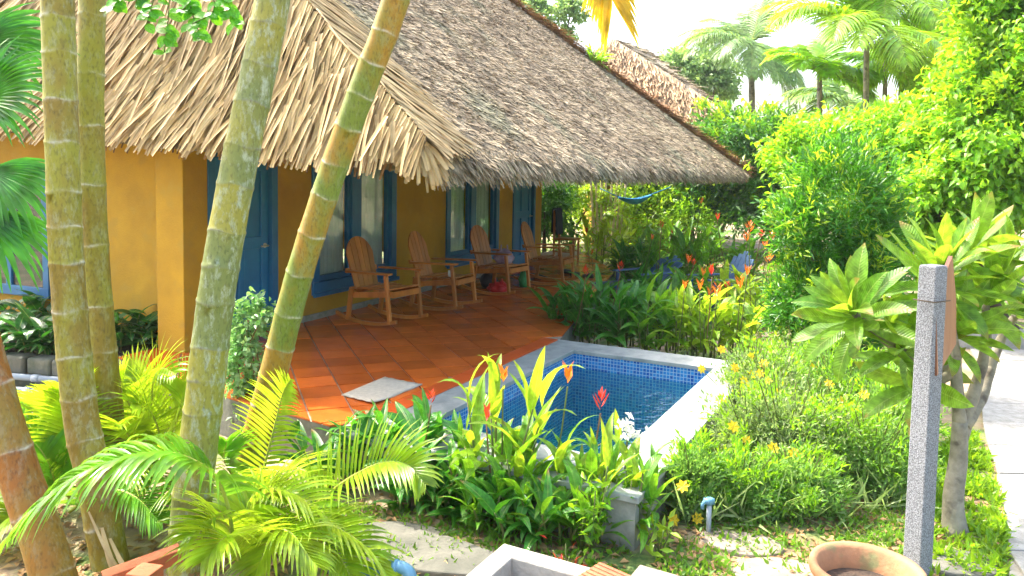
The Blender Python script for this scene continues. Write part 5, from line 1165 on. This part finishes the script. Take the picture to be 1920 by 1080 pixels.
straws('side_straw', np.concatenate([tri_pts(E2-hl, E3-hl, PK-hl, 5000), tri_pts(PK-hl, E3-hl, PK2-hl, 2000)]), dn2, n2_, .45, .035, M['straw'], hr, .08)
mb = MB(); c = (E1+E2+E3+E4)/4-hl; mb.bx(c[0]-1.6, c[0]+1.6, c[1]-1.6, c[1]+1.6, 0, E2[2]-GZ+.5); mb.build('wall', M['wall'], hut)
# plant tuft caught on the roof edge
root = thing('roof_fern', 'small yellow-green fern growing on the roof edge near the far hut', 'fern', RB+(R2-RB)*.56+ZZ*.05)
k_ = 60; mk('blades', leaf_cloud('blades', rng.normal(size=(k_, 3))*.08, rand_dirs(k_, .8), rand_dirs(k_, 1), .4, .05, LF['hedge']), None, root)

# ------------------------------------------------------------------ under the eave: sapling, hammock, pedestal, trunk posts
p = atY(1137, 500, 21); p[2] = GZ; root = thing('pale_sapling', 'clump of pale bare stems with yellow leaf tufts beneath the eave', 'sapling', p)
for k in range(8):
    a = (k-3.5)*.14; mb = MB(); mb.tube(smoothpath([(a*.5, rng.normal()*.06, 0), (a*.8, 0, 1.0), (a*1.1+rng.normal()*.05, 0, 2.6)], 8), [.04-.0015*j for j in range(8)], 7); mb.build('stem', M['palestem'], root)
foliage('leaf_tufts', [((.1, -.1, 1.3), (.45, .3, .3)), ((-.1, 0, 1.85), (.5, .3, .25)), ((.25, -.1, .8), (.4, .3, .3))], 1300, .15, .05, LF['podo_tip'], root, 12, .15, .4)
a, b = atY(1160, 368, 20.4), atY(1222, 364, 20.6); mb = MB(); V = []; n = 16
for i in range(n+1):
    t = i/n; c = a+(b-a)*t-ZZ*.18*math.sin(math.pi*t)
    for j in range(7): s = j/6-.5; V.append(c+np.array([0, s*.5*math.sin(math.pi*(.1+.8*t)), .42*abs(s)**1.5*math.sin(math.pi*(.1+.8*t))-.06]))
mb.add(V, [(i*7+j, i*7+j+1, (i+1)*7+j+1, (i+1)*7+j) for i in range(n) for j in range(6)], True)
mb.tube([a-np.array([.5, 0, -.2]), a-ZZ*.02], .012, 6); mb.tube([b, b+np.array([.5, 0, .2])], .012, 6)
M['hammock'] = mat('hammock_cloth', (.02, .22, .45), .8, (.015, .17, .36), 9); o = mb.build('hammock', M['hammock']); x_ = o.modifiers.new('solid', 'SOLIDIFY'); x_.thickness = .01; tag(o, 'blue hammock slung among the trees beyond the eave', 'hammock')
p = at(1448, 495, GZ); root = thing('stone_pedestal', 'dark stone pedestal with a flat slab top before the round shrub', 'pedestal', p)
mb = MB(); mb.bx(-.20, .20, -.2, .2, 0, .52); bevel(mb.build('plinth', M['stonewall'], root), .02); mb = MB(); mb.bx(-.26, .26, -.26, .26, .523, .60); bevel(mb.build('slab', M['stonewall'], root), .015)

# ------------------------------------------------------------------ frangipani
fb_ = at(1795, 1002, GZ); fr_ = thing('frangipani_tree', 'frangipani with knobbly pale trunk and big paddle leaves at right', 'tree', fb_)
FL = lambda x, y, Y: atY(x, y, Y)-fb_
mb = MB()
fk = FL(1797, 860, 4.85)
mb.tube(smoothpath([(0, 0, -.1), FL(1787, 940, 4.8), fk, FL(1800, 790, 4.85)], 12), [.10, .085, .072, .064, .061, .059, .057, .055, .052, .05, .048, .046], 14)
limbs = [[(1800, 800, 4.85), (1795, 740, 4.85), (1790, 660, 4.85), (1780, 600, 4.9), (1768, 545, 4.95)], [(1800, 830, 4.85), (1825, 740, 4.9), (1842, 680, 4.95), (1850, 620, 5.0), (1848, 570, 5.05)], [(1808, 800, 4.85), (1840, 745, 4.95), (1857, 690, 5.05), (1880, 630, 5.2), (1905, 590, 5.25)], [(1792, 700, 4.85), (1745, 690, 4.95), (1690, 660, 5.05), (1640, 622, 5.1), (1600, 585, 5.1)], [(1790, 690, 4.85), (1760, 715, 4.9), (1735, 722, 5.0)]]
for L_ in limbs:
    pts = smoothpath([FL(*q) for q in L_], 14); mb.tube(pts, [.042*(1-.42*i/13)*(1+.07*math.sin(i*2.3)) for i in range(14)], 11)
mb.build('trunk', M['palebark'], fr_)
def rosette(c, axis, n, ls, seed, spread=(.15, 1.75)):
    r_ = random.Random(seed); axis = nz(axis); s = nz(np.cross(axis, (0, 1, .2))); t_ = np.cross(axis, s)
    for k in range(n):
        f = (k+.5)/n; th = k*2.399; a = spread[0]+(spread[1]-spread[0])*f; d = axis*math.cos(a)+(s*math.cos(th)+t_*math.sin(th))*math.sin(a)
        put('leaf', HB['frang'][r_.randrange(4)], fr_, orient(c-axis*.10*f, d, axis, ls*r_.uniform(.8, 1.12), r_.uniform(-.35, .35)))
rosette(FL(1762, 520, 4.95), (-.05, -.35, 1), 28, .47, 1); rosette(FL(1602, 590, 5.1), (-.65, -.45, .6), 32, .46, 2, (.2, 1.7)); rosette(FL(1850, 562, 5.05), (.2, -.2, 1), 22, .42, 3); rosette(FL(1912, 585, 5.25), (.4, -.3, .8), 20, .42, 4)
rosette(FL(1872, 500, 5.2), (.3, -.4, 1), 18, .42, 7); rosette(FL(1790, 622, 4.95), (.1, -.7, .6), 16, .40, 8, (.3, 1.6)); rosette(FL(1690, 650, 5.05), (-.4, -.6, .7), 16, .40, 9, (.3, 1.7)); rosette(FL(1725, 722, 5.0), (-.8, -.3, .1), 10, .44, 5, (.3, 1.5)); rosette(FL(1820, 470, 5.1), (.3, 0, 1), 16, .42, 6)

# ------------------------------------------------------------------ granite post with sign board
pb = at(1719, 1078, GZ); post = thing('granite_post', 'speckled grey granite post carrying a brown board, front right', 'post', pb)
tp = atY(1757, 497, pb[1]); lean = (tp[0]-pb[0]-.02)/(tp[2]-GZ); h = tp[2]-GZ
ang = math.radians(30); ex = np.array([math.cos(ang), math.sin(ang), 0]); ey = np.array([-math.sin(ang), math.cos(ang), 0])
mb = MB(); V = []
for z, s in ((-.15, 1.06), (h*.5, 1.03), (h-.012, 1.0), (h, .93)):
    for a, b in ((-1, -1), (1, -1), (1, 1), (-1, 1)): V.append(ex*a*.056*s+ey*b*.05*s+np.array([lean*z, 0, z]))
F = [(4*k+j, 4*k+(j+1) % 4, 4*k+4+(j+1) % 4, 4*k+4+j) for k in range(3) for j in range(4)]+[(3, 2, 1, 0), (12, 13, 14, 15)]
bevel(mb.add(V, F).build('shaft', M['granite'], post), .006)
poly = [(1755, 558, 4.20), (1786, 480, 4.50), (1793, 560, 4.55), (1793, 645, 4.55), (1757, 705, 4.20)]
A_ = [atY(*q)-pb for q in poly]; nb_ = nz(np.cross(A_[1]-A_[0], A_[4]-A_[0])); nb_ = nb_ if nb_[0] > 0 else -nb_
off = -nb_*.022
mb = MB(); n = 5; mb.add(A_+[q+off for q in A_], [tuple(range(n)), tuple(range(2*n-1, n-1, -1))]+[(i, n+i, n+(i+1) % n, (i+1) % n) for i in range(n)])
sb = mb.build('sign_board', M['signwood'], post); sb.data.materials.append(M['signedge'])
for p_ in sb.data.polygons:
    if abs(p_.normal.dot(Vector(nb_))) < .7: p_.material_index = 1
mb = MB(); c = FL(0, 0, 1)*0+np.array([lean*(atY(1735, 560, 4.3)[2]-GZ), 0, atY(1735, 560, 4.3)[2]-GZ]); mb.tube([c-ex*.085-ey*.06, c+ex*.075-ey*.06], .0035, 6); mb.tube([c-ex*.075-ey*.055, c-ex*.075+ey*.06], .004, 6); mb.build('wire', M['bark'], post)

# ------------------------------------------------------------------ pot
c = at(1626, 1062, -.03); c[2] = GZ; pot = thing('terracotta_pot', 'wide weathered terracotta pot of water and dead leaves, front right', 'pot', c)
mb = MB(); mb.lathe([(0, 0), (.17, 0), (.20, .06), (.235, .18), (.25, .255), (.268, .27), (.275, .295), (.268, .32), (.245, .322), (.228, .30), (.215, .2), (.19, .08), (0, .07)], 48); mb.build('bowl', M['pot'], pot)
mb = MB(); mb.lathe([(0, .20), (.10, .202), (.213, .2)], 32); mb.build('soil', M['soil'], pot)
for k in range(5):
    a = k*1.3; mb = MB(); V, F = blade(4, W_lance, .3, .2, 0, 0, .35); R2_ = Matrix.Rotation(a, 4, 'Z'); V = [tuple((R2_ @ Vector((v[0]*.1, v[1]*.1, v[2]*.1)))+Vector((.12*math.cos(a*2), .1*math.sin(a*2), .215))) for v in V]; mb.add(V, F); mb.build('dead_leaf', LF['dryleaf'], pot)

# ------------------------------------------------------------------ concrete planter box, bricks, pipes, stones in the foreground
K = at(945, 1018, -.05); e1_ = nz([.44, -.24, 0]); e2_ = nz([-.24, -.44, 0]); pl = thing('concrete_planter', 'square hollow concrete planter box at the bottom edge', 'planter', (K[0], K[1], GZ))
mb = MB(); wt = .11; LX, LY, hh = .62, .8, .30
def pbx(a0, a1, b0, b1, z0, z1): mb.box(e1_*(a0+a1)/2+e2_*(b0+b1)/2+ZZ*(z0+z1)/2, e1_*(a1-a0)/2, e2_*(b1-b0)/2, ZZ*(z1-z0)/2)
pbx(0, LX, 0, wt, -.05, hh); pbx(0, LX, LY-wt, LY, -.05, hh); pbx(0, wt, wt, LY-wt, -.05, hh); pbx(LX-wt, LX, wt, LY-wt, -.05, hh)
bevel(mb.build('wall', M['concrete'], pl), .008); mb = MB(); pbx(wt, LX-wt, wt, LY-wt, -.05, .1); mb.build('soil', M['soil'], pl)
def brick(p, d, size, m, label, grooves=0, group=None, tilt=0, name='brick', cat='brick'):
    d = nz([d[0], d[1], tilt]); s = nz(np.cross(ZZ, d)); u_ = np.cross(d, s); mb = MB(); c = np.array([0, 0, 0.])
    mb.box(c, d*size[0]/2, s*size[1]/2, u_*size[2]/2)
    for k in range(grooves): y = (k+.5)/grooves-.5; mb.box(u_*(size[2]/2+.003)+s*y*size[1], d*size[0]/2*.985, s*size[1]/grooves*.32, u_*.0028)
    o = bevel(mb.build(name, m, None, p), .005); return tag(o, label, cat, group)
brick(at(1160, 1078, -.0)-ZZ*.10, (.55, -.5), (.36, .20, .12), M['brick'], 'red ridged hollow brick on the corner of the concrete planter', 6)
brick(at(1228, 1078, -.12)-ZZ*.06, (.6, -.35), (.22, .16, .10), M['paleflag'], 'pale stone block right of the ridged brick', name='stone_block', cat='block')
brick(at(268, 1062, -.12), (.55, .35), (.36, .09, .07), M['brick'], 'long orange brick wedged between the palm feet', group='loose bricks by the palms', tilt=.1)
brick(at(272, 1088, -.10), (.9, -.2), (.12, .12, .11), M['brick'], 'square-ended orange brick in front of the long one', group='loose bricks by the palms')
mb = MB(); a = [atY(640, 1100, 3.9), atY(700, 1068, 3.9), atY(742, 1062, 3.88), atY(766, 1072, 3.86), atY(774, 1100, 3.84)]; mb.tube(smoothpath(a, 16), .032, 14); c = smoothpath(a, 16); mb.tube([c[7], c[8]], .038, 14)
tag(mb.build('pipe', M['bluepvc']), 'blue-grey bent pipe at the bottom beside the flagstones', 'pipe')
def stone(name, cpx, r, z0, th, m, label, group, seed, sq=1.0, ang=0):
    r_ = random.Random(seed); c = at(*cpx, z0); n = 14; pts = []
    for k in range(n): a = 2*math.pi*k/n; rr = r_.uniform(.86, 1.1); x, y = r[0]*rr*math.cos(a), r[1]*rr*math.sin(a); pts.append((x*math.cos(ang)-y*math.sin(ang), x*math.sin(ang)+y*math.cos(ang)))
    mb = MB(); mb.prism(pts, -.05, th); o = bevel(mb.build(name, m, None, (c[0], c[1], z0)), .012, 2); return tag(o, label, 'stone', group)
FG = 'flat stepping stones on the ground'
stone('flagstone', (745, 1012), (.30, .20), GZ, .03, M['flag'], 'grey flagstone half under the curling palm frond', FG, 1, ang=-.2)
stone('flagstone', (835, 1050), (.34, .22), GZ, .035, M['flag'], 'grey flagstone left of the concrete planter', FG, 2, ang=-.3)
stone('flagstone', (700, 1070), (.28, .2), GZ, .03, M['flag'], 'grey flagstone behind the bent blue pipe', FG, 3)
stone('flagstone', (1395, 1022), (.26, .17), GZ, .02, M['paleflag'], 'pale flat stone right of the standpipe', FG, 4, ang=-.3)
stone('flagstone', (1455, 1075), (.26, .15), GZ, .02, M['paleflag'], 'pale flat stone left of the terracotta pot', FG, 5)
stone('flagstone', (1795, 1062), (.22, .17), GZ, .035, M['flag'], 'round flat stone right of the granite post', FG, 6)
# standpipe
p = at(1328, 1002, GZ); sp = thing('standpipe', 'short grey garden standpipe with tap among yellow flowers', 'tap', p)
mb = MB(); mb.tube([(0, 0, -.05), (0, 0, .20)], .016, 12); mb.build('riser', M['pvc'], sp)
mb = MB(); mb.tube([(-.035, 0, .215), (.03, 0, .215)], .020, 12); mb.tube([(0, 0, .195), (0, 0, .235)], .022, 12); mb.tube([(-.03, 0, .215), (-.045, -.01, .20), (-.047, -.012, .17)], .011, 10); mb.build('tap', M['bluepvc'], sp)

# ------------------------------------------------------------------ path at the right
def PZ(x, y): return at(x, y, GZ+.02)
path_edge = [PZ(1885, 1085), PZ(1893, 1010), PZ(1872, 905), PZ(1842, 800), PZ(1838, 720), PZ(1830, 660)]
mb = MB(); poly = [(p[0]+.02, p[1]) for p in path_edge]+[(path_edge[-1][0]+2.2, path_edge[-1][1]), (path_edge[0][0]+2.2, path_edge[0][1])]
mb.prism(poly, GZ-.05, GZ+.006); path = mb.build('path', M['kerb']); tag(path, kind='structure')
yy = [path_edge[0][1]-.3]; 
while yy[-1] < path_edge[-1][1]-.2: yy.append(yy[-1]+.62)
def edge_x(y):
    for a, b in zip(path_edge[:-1], path_edge[1:]):
        if a[1] <= y <= b[1]: return a[0]+(b[0]-a[0])*(y-a[1])/(b[1]-a[1])
    return path_edge[0][0] if y < path_edge[0][1] else path_edge[-1][0]
for i in range(len(yy)-1):
    y0, y1 = yy[i]+.006, yy[i+1]-.006
    for j in range(3):
        xa0, xa1 = edge_x(y0)+.72*j+.006+(0 if j else random.uniform(0, .03)), edge_x(y1)+.72*j+.006; w_ = .708
        mb = MB(); z = GZ+.03+rng.normal()*.003; mb.prism([(xa0, y0), (xa0+w_, y0), (xa1+w_, y1), (xa1, y1)], GZ-.02, z); bevel(mb.build('paving_slab', M['pave'], path), .006)
p = at(1905, 655, GZ); mb = MB(); mb.bx(p[0]-1.0, p[0]+2, p[1], p[1]+.3, GZ-.05, GZ+.22); o = bevel(mb.build('garden_step', M['kerb']), .02); tag(o, kind='structure')

# ------------------------------------------------------------------ yellow flowering shrubs right of the pool
pet = bmesh.new()
def flower_mesh():
    V = [(0, 0, 0)]; F = []
    for k in range(7):
        a = 2*math.pi*k/7; r = 1.0; V += [(r*.65*math.cos(a-.42), r*.65*math.sin(a-.42), .16), (r*math.cos(a), r*math.sin(a), .05), (r*.65*math.cos(a+.42), r*.65*math.sin(a+.42), .10)]; b = 1+3*k; F.append((0, b, b+1, b+2))
    me = bpy.data.meshes.new('flower'); me.from_pydata(V, [], F); me.update(); me.materials.append(LF['yellow']); return me
YF = flower_mesh()
YG = 'yellow-flowered shrubs right of the pool'
shr = [((1415, 775), .46, .30, 'shrub', 'yellow-flowered shrub spilling towards the far end of the white coping', [(1353, 655), (1315, 692), (1408, 668), (1432, 682), (1410, 702)]),
       ((1440, 800), .48, .34, 'shrub_pale', 'pale feathery flowered shrub behind the white coping', [(1440, 716), (1408, 730), (1455, 735), (1378, 690), (1395, 715), (1425, 700)]),
       ((1500, 760), .46, .36, 'shrub', 'yellow-flowered shrub beneath the left frangipani leaves', [(1483, 770), (1508, 778), (1470, 700), (1495, 725), (1525, 690)]),
       ((1570, 800), .50, .38, 'shrub', 'yellow-flowered shrub in front of the narrow-leaved shrub', [(1580, 752), (1530, 760), (1555, 720)]),
       ((1650, 820), .46, .36, 'shrub', 'yellow-flowered shrub nearest the granite post', [(1648, 768), (1620, 740)]),
       ((1405, 880), .42, .27, 'shrub_pale', 'pale feathery shrub below the middle of the white coping', [(1310, 845), (1375, 800), (1400, 825)]),
       ((1470, 895), .50, .36, 'shrub_pale', 'largest pale feathery shrub in the sunny bed', [(1450, 840), (1490, 850)]),
       ((1550, 900), .48, .36, 'shrub_pale', 'green feathery shrub in the middle of the sunny bed', []),
       ((1630, 920), .42, .34, 'shrub', 'green feathery shrub left of the granite post foot', []),
       ((1300, 965), .32, .17, 'shrub', 'small yellow-flowered shrub at the coping pillar by the standpipe', [(1280, 912), (1262, 975), (1308, 972)]),
       ((1385, 955), .26, .24, 'shrub', 'low green shrub behind the standpipe', []), ((1490, 955), .26, .26, 'shrub', 'low green shrub behind the terracotta pot', []), ((1675, 850), .42, .26, 'shrub', 'green feathery shrub half behind the granite post', [])]
for i, (bp, h, r, key, lb, fls) in enumerate(shr):
    h *= 1.25; r *= 1.12; base = at(*bp, GZ); root = thing('flowering_shrub', lb, 'shrub', base, 0, YG)
    mb = MB()
    for k in range(20):
        a = random.uniform(0, 6.28); rr = r*random.uniform(.3, .9); mb.tube(smoothpath([(0, 0, 0), (rr*.4*math.cos(a), rr*.4*math.sin(a), h*.6), (rr*math.cos(a), rr*math.sin(a), h*random.uniform(.85, 1.35))], 5), .0035, 4, False)
    mb.build('stems', M['stemgreen'], root)
    foliage('foliage', [((0, 0, h*.6), (r, r*.9, h*.5)), ((r*.5, -r*.2, h*.4), (r*.6, r*.6, h*.45)), ((-r*.5, 0, h*.45), (r*.6, r*.6, h*.5)), ((0, -r*.5, h*.3), (r*.7, r*.5, h*.35))], 4300, .042, .015, LF[key], root, 110, .13, .0, -.25, .3)
    tag(foliage('leaf_tips', [((0, 0, h*.65), (r, r*.9, h*.6))], 500, .06, .016, LF['hedge'], root, 30, .12, .8, -.1, .3), kind='stuff')
    for (fx, fy) in fls:
        d = ray(fx, fy); P = EY+d*(base[1]-r*1.08)/d[1]; q = P-base; 
        mb = MB(); mb.tube([(q[0]*.5, q[1]*.5, max(.05, q[2]*.4)), tuple(q)], .003, 4); mb.build('flower_stalk', M['stemgreen'], root)
        o = put('flower', YF, root, Matrix.Translation(Vector(q)) @ Matrix.Rotation(random.uniform(.6, 1.3), 4, 'X') @ Matrix.Rotation(random.uniform(-.5, .5), 4, 'Y') @ Matrix.Scale(random.uniform(.040, .052), 4))
# ------------------------------------------------------------------ ground cover
def scatter_grass(n, poly, hgt, name, m, wd=.012):
    poly = [np.array(at(x, y, GZ))[:2] for x, y in poly]; mn = np.min(poly, axis=0); mx = np.max(poly, axis=0); pts = []
    pp = np.array(poly)
    while len(pts) < n:
        q = mn+(mx-mn)*rng.random((n*2, 2))
        ins = np.zeros(len(q), bool); j = len(pp)-1
        for i in range(len(pp)):
            c = ((pp[i, 1] > q[:, 1]) != (pp[j, 1] > q[:, 1])) & (q[:, 0] < (pp[j, 0]-pp[i, 0])*(q[:, 1]-pp[i, 1])/(pp[j, 1]-pp[i, 1]+1e-12)+pp[i, 0]); ins ^= c; j = i
        clump = (np.sin(q[:, 0]*7.3)*np.sin(q[:, 1]*6.1+1)+np.sin(q[:, 0]*17+q[:, 1]*13)*.6) > rng.random(len(q))*1.6-1.0
        pts += list(q[ins & clump])
    pts = np.array(pts[:n]); P = np.column_stack([pts, np.full(n, GZ)])
    tag(mk(name, leaf_cloud(name, P, rand_dirs(n, 1.0)*np.array([1, 1, 1]), rand_dirs(n, .4), hgt*(.4+rng.random(n)), wd*(.6+.8*rng.random(n)), m, .2, .25)), kind='stuff')
scatter_grass(6000, [(1240, 1085), (1230, 940), (1330, 900), (1700, 900), (1760, 840), (1840, 840), (1870, 920), (1895, 1085)], .055, 'ground_cover', LF['grass'], .018)
scatter_grass(4500, [(1740, 1085), (1740, 900), (1800, 790), (1850, 850), (1890, 1000), (1880, 1085)], .08, 'lawn_weeds', LF['bright'], .022)
scatter_grass(5200, [(1250, 990), (1300, 880), (1390, 760), (1690, 760), (1690, 960), (1500, 985)], .30, 'bed_sprigs', LF['shrub_pale'], .016)
scatter_grass(2500, [(560, 1085), (560, 940), (1160, 985), (1200, 1085)], .06, 'front_weeds', LF['grass'], .02)
scatter_grass(7000, [(1040, 640), (1000, 470), (1480, 470), (1700, 620), (1500, 740), (1340, 690)], .16, 'bed_ground_cover', LF['heli'], .04)
n = 900; q = np.array([at(x, y, GZ+.01) for x, y in zip(rng.uniform(1230, 1880, n), rng.uniform(930, 1085, n))]); tag(mk('leaf_litter', leaf_cloud('leaf_litter', q, rand_dirs(n)*np.array([1, 1, .1]), rand_dirs(n, 4), .06, .03, LF['dryleaf'])), kind='stuff')
n = 1100; q = np.array([at(x, y, GZ+.01) for x, y in zip(rng.uniform(20, 1180, n), rng.uniform(900, 1085, n))]); tag(mk('dry_litter', leaf_cloud('dry_litter', q, rand_dirs(n)*np.array([1, 1, .15]), rand_dirs(n, 4), .07, .035, LF['dryleaf'])), kind='stuff')
# small seedlings in front of the heliconias
for i, (px, py, lb, m) in enumerate(((1108, 1040, 'leafy yellow-green seedling before the bright heliconia clump', 'hedge'), (1235, 1045, 'small yellow seedling right of the pale block', 'podo_tip'), (1062, 1070, 'tiny red-leaved seedling by the planter rim', 'red'), (1175, 1010, 'light green seedling at the pool pillar foot', 'bright'), (960, 1000, 'low green seedling behind the planter corner', 'heli'))):
    base = at(px, py, GZ); h = (.42, .2, .12, .4, .15)[i]; kk = (90, 40, 16, 90, 40)[i]; root = thing('seedling', lb, 'seedling', base, 0, 'seedlings along the front'); mb = MB()
    for k in range(4): a = k*1.6; mb.tube([(0, 0, 0), (.05*math.cos(a), .05*math.sin(a), h*.6), (.08*math.cos(a), .08*math.sin(a), h)], .004, 5)
    mb.build('stem', M['stemgreen'], root)
    P = np.column_stack([rng.normal(size=(kk, 2))*.05, rng.uniform(.15, 1.05, kk)*h]); tag(mk('leaves', leaf_cloud('leaves', P, rand_dirs(kk, .4), rand_dirs(kk, 1), .09 if i != 2 else .05, .03 if i != 2 else .012, LF[m]), None, root), kind='stuff')

# ------------------------------------------------------------------ the damp air that pales the far trees
hz = bpy.data.materials.new('air'); hz.use_nodes = True; t = hz.node_tree; t.nodes.clear(); ho = t.nodes.new('ShaderNodeOutputMaterial'); pv = t.nodes.new('ShaderNodeVolumePrincipled')
pv.inputs['Color'].default_value = (.93, .96, 1, 1); pv.inputs['Density'].default_value = .0006; pv.inputs['Anisotropy'].default_value = .3; t.links.new(pv.outputs[0], ho.inputs['Volume'])
mb = MB(); mb.bx(-45, 60, -6, 60, GZ-1.0, 12.0); tag(mb.build('haze', hz), kind='stuff')
